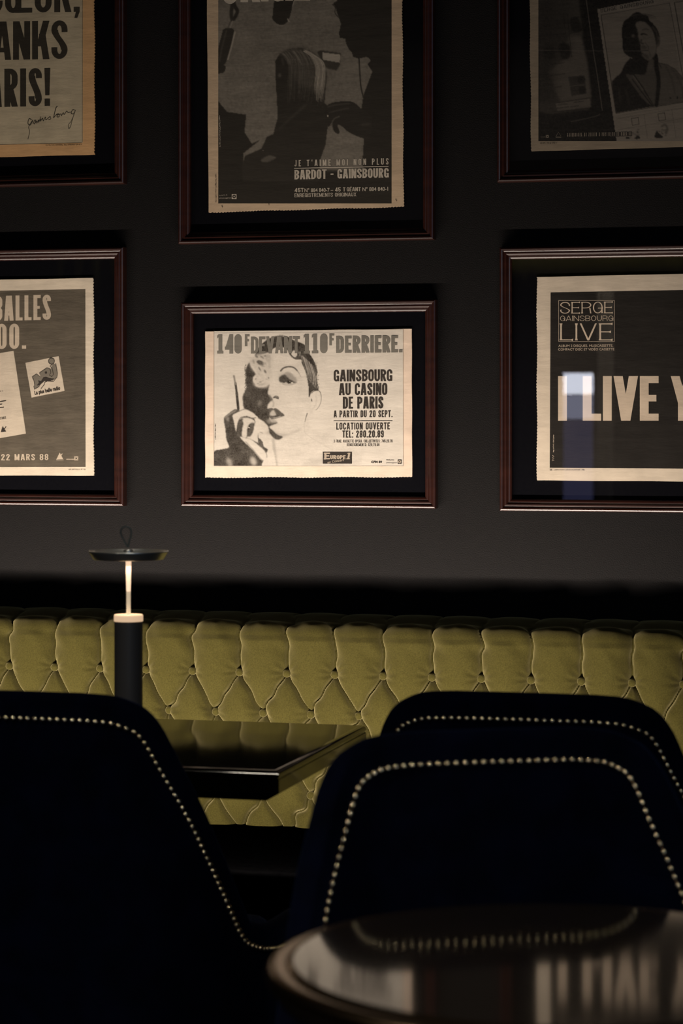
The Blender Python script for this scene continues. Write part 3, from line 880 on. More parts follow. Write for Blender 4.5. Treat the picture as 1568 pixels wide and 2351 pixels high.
# --- upper centre
root, page = framed_page('tall framed newspaper page of two dark figures at microphones, top centre',
                         wx(408.5, 300), wx(995, 300), wz(702, 554.5), wz(702, 554.5) + .67,
                         [(474, -150), (923, -150), (927, 475), (479, 488)], (0.60, 0.45, 0.30), ragged='rb')
pu = Paint(501, -110, 899, 467, 1.5, .37)
d1 = lambda *q: [(470 + a / 3.41, b / 3.41) for a, b in q]
d2 = lambda *q: [(600 + a / 4.75, 80 + b / 4.75) for a, b in q]
d3 = lambda *q: [(490 + a / 6.82, b / 6.82) for a, b in q]
d4 = lambda *q: [(400 + a / 2.57, b / 2.57) for a, b in q]
pu.grain(.022, 1.6); pu.grain(.02, 14)
for k in range(420):
    x = random.uniform(505, 880); y = random.uniform(0, 390)
    pu.stroke([(x, y), (x + random.uniform(1, 4), y + random.uniform(3, 7))], .9, .22, .6, .6, .5)
# everything low is dark
pu.poly([(490, 392), (910, 388), (910, 480), (490, 480)], .03, 3, False)
# music stand at left
pu.poly(d4((250, 585), (312, 660), (425, 676), (415, 780), (458, 848), (512, 822), (408, 905), (408, 1050), (250, 1100)), .035, .9, False)
# hanging microphones
pu.poly(d3((170, 450), (330, 490), (225, 900), (150, 1030), (60, 1020), (72, 780), (125, 560)), .06, .8)
pu.stroke(d3((205, 480), (130, 760), (95, 960)), 3, .14, 1.2)
pu.stroke(d3((335, 505), (285, 720), (225, 930)), 3.4, .72, .7, 3)
pu.poly(d3((60, 1010), (185, 1030), (170, 1125), (110, 1150), (60, 1140)), .05, .8)
pu.stroke(d3((300, -20), (330, 90), (375, 180), (320, 300)), 10, .05, .9, 8)
pu.stroke(d3((290, 90), (280, 220), (290, 310)), 9, .06, .9, 8)
pu.stroke(d3((285, 300), (225, 440)), 1.5, .1, .6); pu.stroke(d3((300, 330), (265, 430)), 1.2, .75, .6)
pu.poly(d3((985, -60), (1260, -60), (1235, 100), (1180, 310), (1100, 385), (1000, 375), (925, 300), (925, 250)), .045, .8)
pu.stroke(d3((1270, -10), (1240, 100)), 1.8, .75, .6); pu.stroke(d3((1165, 300), (1185, 340)), 2.6, .72, .7)
# box lamp on the wall
pu.poly(d2((605, 190), (640, 165), (865, 200), (860, 330), (820, 390), (720, 370), (670, 310)), .08, 1.2, False)
pu.poly(d2((664, 192), (860, 216), (855, 302), (672, 272)), .78, .9, False)
# man in profile
pu.poly([(776, -120), (774, 2), (764, 8), (771, 18)] + d1((1035, 100), (1050, 140), (1066, 190), (1052, 250), (1054, 295), (1100, 302), (1108, 345), (1128, 385)) +
        d2((945, 150), (985, 190), (1000, 240), (1060, 260), (1150, 240), (1195, 275), (1155, 320), (1210, 400), (1115, 650), (1090, 810), (1100, 1000), (1118, 1130), (1100, 1420), (1200, 1600), (1500, 1600)) + [(915, 380), (915, -120)], .035, .8, False)
pu.stroke(d1((1000, 35), (1022, 60), (1020, 100), (1048, 138)), 2, .04, .7)
pu.stroke(d2((1065, 260), (1075, 430), (1085, 560), (1112, 680)), 3.4, .05, .6)
# woman with long fair hair
pu.poly(d2((150, 290), (200, 205), (300, 155), (430, 140), (530, 170), (620, 240), (690, 340), (715, 450), (700, 600), (690, 745), (730, 780), (725, 1000), (700, 1200), (650, 1340), (620, 1600), (-200, 1600), (-215, 1450), (-180, 1320), (0, 1240), (60, 1112), (130, 1080), (178, 900), (166, 650), (155, 450)), .05, .9, False)
pu.poly(d2((200, 215), (300, 155), (430, 142), (530, 172), (625, 245), (692, 345), (712, 450), (698, 560), (660, 640), (560, 600), (480, 560), (400, 520), (360, 460), (330, 400), (260, 260)), .14, 6, True)
for k in range(130):
    t_ = random.random()
    xs = 250 + 330 * t_ + random.uniform(-10, 10); e_ = random.uniform(.45, 1.08)
    dx = 30 + 95 * t_; y0_ = 185 - 45 * math.sin(t_ * PI) + 55 * t_ * t_
    pu.stroke(d2((xs - 30, y0_ + random.uniform(-8, 25)), (xs + dx * .6, y0_ + 110 * e_), (xs + dx, y0_ + 260 * e_), (xs + dx * 1.0, y0_ + 420 * e_), (xs + dx * .8, y0_ + 560 * e_)),
              random.uniform(.6, 1.4), random.uniform(.05, .22) + (.22 if random.random() < .2 else 0), .7, .2, .5)
for k in range(80):
    q_ = random.random() ** .7; xs = 545 + 110 * q_; e_ = random.uniform(.5, 1.0)
    pu.stroke(d2((xs - 90 - 30 * q_, 165 + 30 * q_ + random.uniform(-10, 20)), (xs - 10, 235 + 30 * q_), (xs + 35, 330), (xs + 42, 330 + 130 * e_), (xs + 30, 330 + 270 * e_), (xs + 34 - 20 * q_, 330 + 405 * e_)), random.uniform(.5, 1.3), random.uniform(.25, 1.0), .6, .2, .6)
for k in range(14):
    xs = 200 + random.uniform(0, 330)
    pu.stroke(d2((xs, 205 - (xs - 200) * .18), (xs + 50, 250), (xs + 85, 320)), random.uniform(.8, 1.6), random.uniform(.35, .55), .7, .4, .7)
pu.poly(d2((165, 270), (215, 235), (270, 290), (298, 360), (290, 470), (260, 560), (240, 700), (170, 640), (160, 420)), .045, 1.2)
pu.ell(600 + 200 / 4.75, 80 + 440 / 4.75, 3.4, 4.2, .22, 1.4, .8)
pu.stroke(d2((225, 260), (240, 330)), 3, .13, 1.6)
pu.stroke(d2((480, 770), (330, 900), (200, 1020)), 5, .10, 2, 3)
# hand on the shoulder
pu.poly(d2((700, 790), (760, 745), (850, 728), (960, 724), (1030, 752), (1090, 810), (1200, 900), (1180, 1130), (1118, 1130), (1040, 1105), (950, 1060), (880, 1000), (832, 985), (852, 1060), (832, 1082), (785, 1040), (770, 960), (730, 1005), (700, 900)), .045, .8)
pu.stroke(d2((725, 785), (830, 760), (960, 750)), 2.4, .13, 1.0); pu.stroke(d2((740, 850), (850, 820), (950, 800)), 2.6, .12, 1.0)
pu.stroke(d2((760, 990), (790, 920), (850, 890)), 2.2, .2, .8); pu.ell(600 + 725 / 4.75, 80 + 885 / 4.75, 1.3, 2.6, .7, .6)
pu.stroke(d2((1100, 980), (1170, 970)), 5, .1, 2)
pu.poly(d4((515, 940), (560, 918), (600, 930), (560, 952), (520, 955)), .22, 1.2)
pu.ell(604.5, 346, 1.5, 1, .3, .5)
pu.build('printed_photo', Y_PAPER - 1 * LAYER, paper_mat('printed_photo', (0.52, 0.46, 0.37), .06, tone=True, ink=(0.022, 0.019, 0.015)), page)
LT2 = ink(0.58, 0.51, 0.41)
t = []
for c_, x0_, x1_, y_ in (('O', 511, 545, 9), ('R', 552, 597, 5), ('I', 599, 617, 3.5), ('G', 624, 651, 3.5), ('I', 655, 672, 1.5), ('N', 676, 712, 1)):
    t += text_polys(c_, x0_, y_, x1_, y_, 95, sv=.185, sh=.15)
t += text_polys("JE T'AIME MOI NON PLUS", 676, 382, 892, 377.5, 14.5, sv=.15, sh=.13, gap=.34) + [[(675, 385.5), (892, 381), (892, 382.8), (675, 387.4)]]
t += text_polys('BARDOT - GAINSBOURG', 676, 412, 892.5, 407.5, 22, sv=.20, sh=.145, gap=.07)
t += text_polys('45T', 676, 441.5, 697, 441, 9.5, sv=.2, sh=.17, gap=.1) + font_polys('N° 884 840-7 – ', 699, 441.2, 765, 440, 9, bold=.015)
t += text_polys('45 T', 769, 440, 793, 439.5, 9.5, sv=.2, sh=.17, gap=.1) + text_polys('GÉANT', 796, 439.4, 829, 438.8, 9.5, sv=.19, sh=.16, gap=.1) + font_polys('N° 884 840-1', 832, 438.7, 891, 437.5, 9, bold=.015)
t += text_polys('ENREGISTREMENTS ORIGINAUX', 676, 453, 818, 450.5, 8.8, sv=.16, sh=.13, gap=.1)
t += faint_print(504, 449.5, 522, 449, 3.0) + font_polys('phonogram', 504, 456, 531, 455.5, 3.2) + rect_polys(532, 445.5, 543, 457)
t += faint_print(506, 337, 505, 265, 2.6)
flat_polys('lettering', t, 3, LT2, page, root)
flat_polys('record_logo', ring_polys(537.4, 451.2, 1.6, 4.1), 4, DK, page, root)
for a, b, w_ in (((509, 472), (511, 476), 1.5), ((617, 467), (618, 471), 1.2), ((713, 463), (714, 466), 1), ((814, 460), (815, 463), 1), ((908, 457), (911, 462), 1.2)):
    flat_polys('print_mark', line_polys([a, b], w_), 4, DK, page, root)
flat_polys('small_print', faint_print(496.5, 465, 496.5, 399, 2.6), 4, DK, page, root)

# --- upper left
root, page = framed_page('framed yellowed page with giant black letters and a signature, top left',
                         wx(-302, 200), wx(284, 200), wz(285, 421), wz(285, 421) + .67,
                         [(-235, -330), (216, -340), (217.5, 354.5), (-235, 366)], (0.66, 0.40, 0.19), ragged='r')
flat_polys('printed_panel', [[(-200, -300), (190, -300), (190, 327.5), (-200, 338)]], 1, paper_mat('inner_newsprint', (0.53, 0.45, 0.31), .12), page, root)
DK2 = ink(0.05, 0.043, 0.032)
t = text_polys('CŒUR,', -33, 31, 183, 27, 88, sv=.158, sh=.125, gap=.065) + text_polys('THANKS', -98, 140, 155, 135, 88, sv=.155, sh=.125, gap=.05)
t += text_polys('PARIS!', -66, 247.5, 115.5, 243, 87, sv=.158, sh=.125, gap=.065)
t += line_polys([(-195, 336), (188, 328)], .7) + line_polys([(189.5, -290), (189, 326)], .6) + faint_print(105, 334.5, 188, 332.8, 2.6)
flat_polys('headline', t, 2, DK2, page, root)
e = lambda *q: [(a / 5.227, b / 5.227) for a, b in q]
t = []
for st, w0, w1 in ((((380, 1440), (350, 1425), (335, 1480), (365, 1500), (395, 1440), (345, 1520), (355, 1580), (335, 1672)), 1.7, 1.2),
                   (((395, 1490), (415, 1445), (430, 1450), (410, 1490), (440, 1455), (440, 1480), (465, 1440), (465, 1470), (490, 1400)), 1.6, 1.3),
                   (((488, 1425), (485, 1455), (510, 1420), (520, 1450), (545, 1405), (550, 1440), (580, 1415)), 1.6, 1.3),
                   (((580, 1420), (600, 1400), (610, 1425), (580, 1440)), 1.5, 1.2),
                   (((690, 1275), (670, 1300), (645, 1400), (640, 1415), (660, 1395), (680, 1370)), 1.9, 1.4),
                   (((680, 1380), (700, 1365), (712, 1395), (690, 1405), (685, 1385), (730, 1370), (735, 1390), (760, 1355), (770, 1375), (800, 1335), (815, 1350), (850, 1345)), 1.6, 1.3),
                   (((895, 1320), (870, 1320), (855, 1360), (885, 1365), (905, 1320), (870, 1430), (845, 1520), (825, 1540), (820, 1500), (850, 1460), (880, 1400)), 1.6, 1.0)):
    t += line_polys(e(*st), w0, w1, True)
flat_polys('signature', t, 2, DK2, page, root)

# --- lower left
root, page = framed_page('framed grey page with a tilted white card and a radio sticker, left of the lamp',
                         wx(-500, 860), wx(283, 860), wz(283, 1162), wz(283, 567),
                         [(-440, 651), (215, 638), (215.5, 1092), (-440, 1092)], (0.74, 0.64, 0.50), ragged='r')
flat_polys('printed_panel', [[(-420, 676), (196, 664), (196.5, 1072), (-420, 1073)]], 1, paper_mat('grey_print', (0.125, 0.105, 0.078), .16, crinkle=.7), page, root)
W1 = ink(0.60, 0.50, 0.38)
t = text_polys('BALLES', -14, 737, 117, 734, 57.5, sv=.155, sh=.12, gap=.075) + text_polys('100.', -33, 802, 60, 800.5, 58, sv=.165, sh=.12, gap=.11)
flat_polys('lettering', t, 2, W1, page, root)
t = text_polys('A PARTIR DU 22 MARS 88', -121, 1057.5, 111, 1056.5, 14.5, sv=.2, sh=.14, gap=.22)
t += [[(129.5, 1054.5), (137, 1039), (145, 1054)], [(139, 1045), (142.5, 1041), (143.5, 1042), (140.5, 1047)]] + rect_polys(129, 1055.3, 146, 1056.4)
t += rect_polys(152, 1053.6, 171, 1055) + ring_polys(175, 1052.3, 2.2, 3.2)
for r_ in ((170.8, 1047.8, 179.5, 1049), (170.8, 1055.6, 179.5, 1056.8), (170.8, 1047.8, 172, 1056.8), (178.3, 1047.8, 179.5, 1056.8)): t += rect_polys(*r_)
flat_polys('date_line', t, 2, W1, page, root)
flat_polys('printed_card', [[(-110, 828), (31, 805.5), (59.5, 995.5), (-82, 1020)], [(58.3, 833), (134.6, 817.5), (148.3, 897.5), (72.5, 912.8)]], 2, ink(0.64, 0.55, 0.43), page, root)
k7 = lambda *q: [(a / 7.127, 880 + b / 7.127) for a, b in q]
n7 = lambda *q: [(40 + a / 8.71, 800 + b / 8.71) for a, b in q]
nrj = [n7((295, 570), (380, 512), (470, 580), (440, 490), (590, 390), (660, 420), (700, 330), (730, 300), (770, 330), (800, 530), (770, 600), (700, 640), (640, 590), (540, 580), (520, 640), (440, 760), (340, 820), (325, 760), (345, 740), (325, 630), (300, 615))]
nrj_s = nrj + disc_polys(40 + 680 / 8.71, 800 + 255 / 8.71, 7.0)
flat_polys('logo', nrj_s, 3, ink(0.215, 0.19, 0.15), page, root)
t = line_polys(n7((295, 570), (380, 512), (470, 580), (440, 490), (590, 390), (650, 410), (670, 480), (640, 540), (690, 565), (720, 520), (690, 390), (650, 360), (700, 320)), 1.1)
t += line_polys(n7((765, 300), (800, 500), (790, 580), (720, 660), (600, 655), (545, 680), (540, 720), (470, 810)), 1.2) + line_polys(n7((295, 570), (325, 630), (345, 740), (325, 760), (340, 820), (440, 760)), 1.0)
t += ring_polys(40 + 680 / 8.71, 800 + 255 / 8.71, 6.3, 7.5) + disc_polys(40 + 570 / 8.71, 800 + 485 / 8.71, 2.6)
t += [n7((520, 580), (570, 570), (640, 600), (740, 610), (700, 640), (640, 625), (700, 665), (600, 660), (545, 650), (500, 690), (440, 740), (385, 740), (430, 690), (415, 640), (470, 660))]
t += font_polys('La plus belle radio', 80, 906.5, 138.5, 894.5, 8.5, bold=.035)
flat_polys('sticker_print', t, 5, DK, page, root)
t = [k7((12, 800), (42, 705), (100, 790))] + line_polys(k7((75, 745), (100, 708)), 1.6)
t += text_polys('1362', .5, 963.5, 14, 961, 5, sv=.17, sh=.13, gap=.15, rot=True) + line_polys([(-8, 924), (14, 920)], 1.6) + line_polys([(-8, 930), (5, 928)], 1.6) + line_polys([(-9, 937.5), (9, 935)], 1.6)
t += faint_print(-6, 901, 6, 899, 4)
flat_polys('card_print', t, 5, DK, page, root)
flat_polys('small_print', faint_print(157, 1079, 197, 1079, 2.2), 5, DK, page, root)

# --- upper right
root, page = framed_page('framed dark page with a tilted identity card portrait, top right',
                         wx(1141, 200), wx(1730, 200), wz(1141, 418), wz(1141, 418) + .67,
                         [(1212, -300), (1665, -315), (1670, 334), (1219, 347)], (0.28, 0.225, 0.16), ragged='l')
pr = Paint(1236, -60, 1640, 324, 1.5, .03)
f1 = lambda *q: [(1130 + a / 3.58, b / 3.58) for a, b in q]
f2 = lambda *q: [(1360 + a / 7.54, b / 7.54) for a, b in q]
f3 = lambda *q: [(1210 + a / 6.716, b / 6.716) for a, b in q]
# papers stacked at left
pr.poly(f3((600, -80), (790, -80), (862, 555), (835, 570), (930, 1000), (985, 1500), (980, 1650), (950, 1690), (350, 1760), (190, 1720), (180, -80)), .20, 2, False)
pr.poly(f3((640, 540), (835, 560), (930, 1000), (985, 1500), (520, 1570), (440, 1400), (330, 1100), (560, 920)), .42, 2.5, False)
pr.poly(f3((180, -80), (420, -80), (380, 700), (420, 1300), (400, 1560), (180, 1640)), .05, 14, False, .85)
pr.poly(f3((540, -80), (640, -80), (690, 880), (300, 960), (220, 700), (420, 400)), .10, 8, False, .6)
pr.poly(f3((660, 300), (720, 262), (790, 270), (835, 410), (830, 480), (700, 490)), .07, 1.5)
pr.poly(f3((490, 690), (640, 685), (665, 870), (540, 905)), .05, 1.5)
pr.poly(f3((260, 740), (400, 730), (420, 880), (280, 900)), .05, 3)
pr.poly(f3((635, 1185), (885, 1160), (920, 1440), (685, 1485)), .16, 1.0, False)
pr.ell(1210 + 850 / 6.716, 1390 / 6.716, 8.5, 9, .06, 1.2); pr.ell(1210 + 840 / 6.716, 1230 / 6.716, 9, 8, .08, 2)
pr.stroke(f3((650, 1330), (900, 1305)), 1.2, .4, .5)
pr.poly(f3((440, 1590), (965, 1515), (985, 1650), (470, 1720)), .46, 1.2, False)
pr.stroke(f3((440, 1590), (965, 1510)), 1.2, .08, .5); pr.stroke(f3((360, 1730), (955, 1670)), 1.6, .08, .7)
for a, b, L in ((470, 1625, 160), (720, 1585, 160), (460, 1675, 200), (670, 1650, 140), (350, 1000, 230), (350, 1170, 240), (430, 1350, 110)):
    for k in range(int(L / 12)):
        pr.stroke(f3((a + k * 12, b - k * 1.6), (a + k * 12 + 7, b - k * 1.6 - random.uniform(4, 14))), 1.3, .08, .6, al=.7)
pr.stroke(f3((905, -60), (1000, 640), (1080, 1150), (1160, 1700)), 1.5, .5, .5)
pr.stroke(f3((1120, 1755), (1080, 1785), (900, 1830), (680, 1875)), 1.3, .33, .6)
for q in (((180, 560), (590, 520)), ((560, 200), (590, 520)), ((615, 200), (690, 880)), ((650, 520), (850, 470))): pr.stroke(f3(*q), 1.0, .05, .5)
# card
pr.poly([(1371.5, 21), (1650, -34), (1700, 330), (1416.5, 330)], .92, .7, False)
pr.poly(f2((150, 262), (1335, 52), (1580, 1770), (408, 1962)), .80, 1.0, False)
# jacket
pr.poly(f2((655, 1000), (560, 1110), (492, 1262), (345, 1390), (335, 1500), (410, 1960), (1050, 1842), (1580, 1765), (1560, 1340), (1430, 1190), (1290, 1115), (1150, 1085), (1130, 960), (1090, 930), (980, 1100), (700, 1020)), .05, 1.0, False)
pr.poly(f2((1140, 1090), (1290, 1118), (1430, 1195), (1555, 1330), (1570, 1770), (1140, 1830), (1175, 1500), (1165, 1260)), .42, 1.2, False)
pr.stroke(f2((1270, 1150), (1370, 1350), (1430, 1620)), 3, .25, 1.6); pr.stroke(f2((1370, 1180), (1500, 1380), (1560, 1560)), 4, .3, 1.8); pr.stroke(f2((1150, 1100), (1190, 1170)), 2.5, .12, 1)
pr.poly(f2((720, 1290), (880, 1300), (940, 1240), (1060, 1150), (1110, 1400), (1080, 1800), (1040, 1830), (900, 1560)), .33, 1.5)
pr.poly(f2((580, 1290), (700, 1290), (880, 1560), (1050, 1830), (900, 1740), (700, 1480)), .30, 1.0)
pr.stroke(f2((690, 1370), (860, 1600), (1040, 1835)), 2.2, .05, .7); pr.stroke(f2((720, 1290), (900, 1560), (1060, 1830)), 2.0, .06, .7); pr.stroke(f2((700, 1310), (880, 1560)), 1.5, .55, .7)
pr.stroke(f2((1090, 950), (1110, 1200), (1150, 1400), (1110, 1830)), 8.5, .035, .9, 7)
pr.stroke(f2((470, 1560), (480, 1760)), 5, .14, 2); pr.stroke(f2((580, 1560), (640, 1800)), 5, .13, 2)
pr.ell(1360 + 1350 / 7.54, 1700 / 7.54, 2.4, 2.4, .12, .8); pr.ell(1360 + 1470 / 7.54, 1690 / 7.54, 1.6, 3.4, .08, .8)
# head
pr.poly(f2((512, 560), (518, 450), (555, 360), (630, 310), (700, 240), (790, 205), (865, 245), (960, 275), (985, 345), (1050, 410), (1105, 480), (1145, 560), (1165, 650), (1160, 760), (1115, 830), (1100, 920), (1050, 1010), (990, 1065), (960, 1130), (930, 1250), (700, 1290), (560, 1260), (620, 1100), (690, 1010), (620, 970), (540, 900), (520, 760)), .045, .9)
pr.poly(f2((770, 385), (850, 372), (930, 400), (1010, 480), (1060, 580), (1095, 720), (1110, 820), (1095, 920), (1040, 1000), (985, 1050), (900, 1005), (860, 950), (890, 920), (840, 880), (832, 760), (800, 660), (780, 520), (750, 440)), .62, 1.3)
pr.poly(f2((970, 1080), (1050, 1020), (1060, 1130), (1000, 1200), (940, 1250)), .4, 1.5)
pr.stroke(f2((1040, 470), (1110, 560), (1130, 680), (1130, 780)), 5, .22, 1.5)
pr.stroke(f2((1150, 640), (1165, 720), (1120, 800)), 2.5, .5, 1)
pr.stroke(f2((870, 520), (920, 500), (975, 515)), 2.2, .25, 1.0)
pr.stroke(f2((848, 595), (890, 585), (945, 605)), 4.5, .07, .9, 2.5); pr.stroke(f2((865, 640), (920, 650)), 2, .4, 1.2)
pr.ell(1360 + 705 / 7.54, 622 / 7.54, 3.6, 3.2, .42, 1.6)
pr.stroke(f2((850, 690), (840, 740), (880, 755)), 3, .15, 1.0); pr.stroke(f2((905, 735), (955, 790), (975, 850)), 1.8, .25, .9)
pr.poly(f2((845, 790), (910, 785), (950, 840), (900, 850), (850, 850)), .35, 1.4)
pr.stroke(f2((840, 885), (900, 880), (965, 875)), 2.4, .07, .8); pr.stroke(f2((860, 905), (930, 898)), 2.2, .7, .9); pr.stroke(f2((980, 880), (1000, 950), (1010, 1000)), 1.6, .3, 1)
pr.poly(f2((850, 930), (950, 950), (990, 1040), (920, 1010)), .3, 2.2)
for k in range(16):
    pr.stroke(f2((640 + k * 22, 300 - 40 * math.sin(k / 5)), (690 + k * 24, 270 - 30 * math.sin(k / 5)), (720 + k * 26, 330)), .9, random.uniform(.12, .3), .6, al=.7)
# card outline, grid and check boxes
pr.stroke(f2((150, 265), (280, 1120), (410, 1960)), 1.6, .06, .5); pr.stroke(f2((150, 262), (1335, 52)), 1.1, .2, .5)
pr.stroke(f2((1335, 52), (1568, 1340), (1650, 1800)), 1.2, .08, .5); pr.stroke(f2((1420, 45), (1568, 880), (1700, 1600)), 1.8, .05, .5); pr.stroke(f2((1420, 45), (1568, 18), (1800, -30)), 1.2, .1, .5)
pr.stroke(f2((408, 1962), (1000, 1865), (1600, 1765)), 1.0, .1, .5)
g7 = lambda *q: [(1380 + a / 8.34, 230 + b / 8.34) for a, b in q]
for q in (((300, 355), (820, 270), (1568, 150)), ((320, 570), (840, 480), (1360, 385), (1700, 330)), ((820, 270), (885, 730)), ((1355, 185), (1435, 720))): pr.stroke(g7(*q), .8, .45, .5)
for q in ((580, 352, 710, 332, 725, 460, 600, 482), (1088, 265, 1215, 242, 1235, 375, 1112, 397)):
    a = [(q[i], q[i + 1]) for i in range(0, 8, 2)]
    for i in range(4): pr.stroke(g7(a[i], a[(i + 1) % 4]), 1.2, .08, .4)
for k in range(30): pr.ell(*g7((random.uniform(1050, 1270), 0))[0][:1], 230 + random.uniform(560, 690) / 8.34, random.uniform(1, 3), random.uniform(1, 3), random.uniform(.1, .7), .8, .5)
for k in range(26): pr.ell(1380 + random.uniform(475, 735) / 8.34, 230 + random.uniform(560, 740) / 8.34, random.uniform(1, 3), random.uniform(1, 2.5), random.uniform(.1, .8), .8, .6)
pr.poly(g7((1030, 715), (1060, 590), (1110, 640), (1190, 715)), .06, .9); pr.poly(g7((468, 740), (475, 705), (550, 710), (550, 740)), .06, .7, False); pr.poly(g7((640, 740), (690, 680), (735, 690), (740, 740)), .08, .8)
pr.stroke(g7((1160, 500), (1230, 470), (1270, 560), (1240, 640)), 4, .35, 1.5)
pr.stroke(f2((440, 2010), (800, 1940), (1150, 1890)), 1.2, .55, .6, al=.7)
pr.stroke([(1236, 115), (1300, 116), (1560, 118), (1640, 119)], 1.0, .95, .7, al=.35)
pr.grain(.015, 1.0)
pr.build('printed_photo', Y_PAPER - 1 * LAYER, paper_mat('printed_photo', (0.215, 0.185, 0.15), .06, tone=True, ink=(0.012, 0.011, 0.010)), page)
t = text_polys('GAINSBOURG AU ZENITH A PARTIR DU 22 MARS 88', 1302.5, 314, 1449, 311, 8.5, sv=.12, sh=.11, gap=.24)
t += line_polys([(1276, 314), (1282, 303), (1288, 313), (1276, 314)], .7) + rect_polys(1276, 315.3, 1288.5, 316) + rect_polys(1241, 314.3, 1252, 315) + ring_polys(1256.5, 313, 1.4, 2.6)
for r_ in ((1253, 309.8, 1260, 310.5), (1253, 315.6, 1260, 316.3), (1253, 309.8, 1253.7, 316.3), (1259.3, 309.8, 1260, 316.3)): t += rect_polys(*r_)
flat_polys('lettering', t, 4, ink(0.26, 0.22, 0.17), page, root)
flat_polys('print_bar', [[(1400, 303.8), (1451, 302.6), (1451, 312.5), (1400, 314)]], 2, DK, page, root)
t = text_polys('SERGE', 1379, 29, 1416, 22.5, 7.5, sv=.11, sh=.07, gap=.3, fl=.03, rot=True) + text_polys('GAINSBOURG', 1424, 21, 1500, 7.5, 7.5, sv=.11, sh=.07, gap=.3, fl=.03, rot=True)
flat_polys('card_name', t, 3, DK, page, root)
flat_polys('small_print', faint_print(1240, 330, 1279, 329, 2.8), 3, DK, page, root)

# --- lower right
root, page = framed_page('framed near-black page with wide pale capitals and a boxed title, right side',
                         wx(1146.5, 870), wx(1930, 870), wz(1147, 1173), wz(1147, 568),
                         [(1232, 636), (1870, 622), (1870, 1108), (1232, 1103)], (0.70, 0.60, 0.47), ragged='l')
flat_polys('printed_panel', [[(1264, 671.5), (1850, 661), (1850, 1078), (1262, 1074)]], 1, paper_mat('black_print', (0.025, 0.022, 0.019), .12, crinkle=.5), page, root)
t = text_polys('I LIVE YOU', 1281.5, 966.5, 1760, 967.5, 103, sv=.195, sh=.17, gap=.045)
CREAM = ink(0.66, 0.54, 0.41)
# "I LIVE" and "YOU" set as in the print
t = text_polys('I', 1281.2, 966, 1301.5, 966, 102.5, sv=.198)
t += text_polys('LIVE', 1337.8, 966, 1512, 966, 102.5, sv=.198, sh=.158, gap=.04)
t += text_polys('YOU', 1540, 966, 1700, 966, 102.5, sv=.198, sh=.158, gap=.05)
flat_polys('headline', t, 2, CREAM, page, root)
t = text_polys('SERGE', 1286, 720, 1406.5, 719, 26.5, sv=.10, sh=.065, gap=.14, fl=.035) + text_polys('GAINSBOURG', 1286, 737, 1408, 736.5, 12, sv=.105, sh=.075, gap=.16, fl=.02)
t += text_polys('LIVE', 1286, 781.5, 1406, 781.5, 39, sv=.10, sh=.06, gap=.15, fl=.035)
for r_ in ((1282.2, 689.4, 1411, 690.3), (1282.2, 783.4, 1411, 784.3), (1282.2, 689.4, 1283, 784.3), (1410.2, 689.4, 1411, 784.3)): t += rect_polys(*r_)
t += font_polys('ALBUM 2 DISQUES. MUSICASSETTE,', 1282, 796.5, 1407.5, 796, 5.6) + font_polys('COMPACT DISC ET VIDÉO CASSETTE', 1281.5, 804.8, 1410.5, 804.3, 5.6)
t += faint_print(1271.5, 1038, 1271.5, 997, 2.6) + line_polys([(1267, 1058), (1272, 1057), (1268, 1054), (1272, 1052), (1268, 1050), (1272, 1048), (1268, 1045)], .7)
flat_polys('lettering', t, 2, CREAM, page, root)
t = font_polys('22', 1262, 1080, 1267.5, 1080, 3.2, bold=.02) + font_polys('LIBERATION • JEUDI 30 JANVIER 1986', 1272, 1080, 1342, 1080, 2.8, shear=.2)
flat_polys('small_print', t, 2, DK, page, root)

# ---------------------------------------------------------------- tufted banquette
BX0, BX1 = -0.95, 1.30
YB = -0.108                     # plane of the seams
PITCH, ROW = 0.0968, 0.0790
ROW1_Z = 0.776
PH = P(770, 1570, YB).x         # one button of the top row
ZT = 0.884
bench = thing('tufted_banquette', 'olive green velvet buttoned bench along the wall under the pictures', 'bench', (0, 0, 0))
nu = 980
X = np.linspace(BX0, BX1, nu)
path = []                       # (z, y offset, normal y, normal z)
z = 0.455
ZF, R = 0.862, 0.011
while z < ZF - R: path.append((z, 0.0, -1.0, 0.0)); z += 0.0019
aend = math.radians(78)
for k in range(13):
    a = aend * k / 12
    path.append((ZF - R + R * math.sin(a), R - R * math.cos(a), -math.cos(a), math.sin(a)))
zz0, yy0 = path[-1][0], path[-1][1]
for k in range(1, 22):
    t_ = k * 0.004
    path.append((zz0 + .022 * math.sin(min(t_ / .085, 1) * PI / 2), yy0 + t_, -math.cos(aend), math.sin(aend)))
path = np.array(path)
s_len = path[:, 0].copy()
for i in range(1, len(path)):
    s_len[i] = s_len[i - 1] + math.hypot(path[i, 0] - path[i - 1, 0], path[i, 1] - path[i - 1, 1])
XX, VV = np.meshgrid(X, s_len, indexing='ij')
rg = np.random.default_rng(3)


def wob(x, v):
    return .0035 * np.sin(x * 61 + 3 * np.sin(v * 37)) + .0022 * np.sin(x * 143 + v * 95) + .0016 * np.sin(v * 160 + x * 47)


rr = (VV - ROW1_Z) / ROW
xx = (XX - PH + wob(XX, VV) * np.clip(np.abs(rr), 0, 1)) / PITCH
rd = np.minimum(rr, 0)
# seams bow a little, giving fish-scale tops
a_ = xx + rd / 2; b_ = xx - rd / 2
fa = a_ - np.floor(a_); fb = b_ - np.floor(b_)
H = (np.abs(np.sin(PI * fa)) * np.abs(np.sin(PI * fb)))
H = np.power(H, .30)
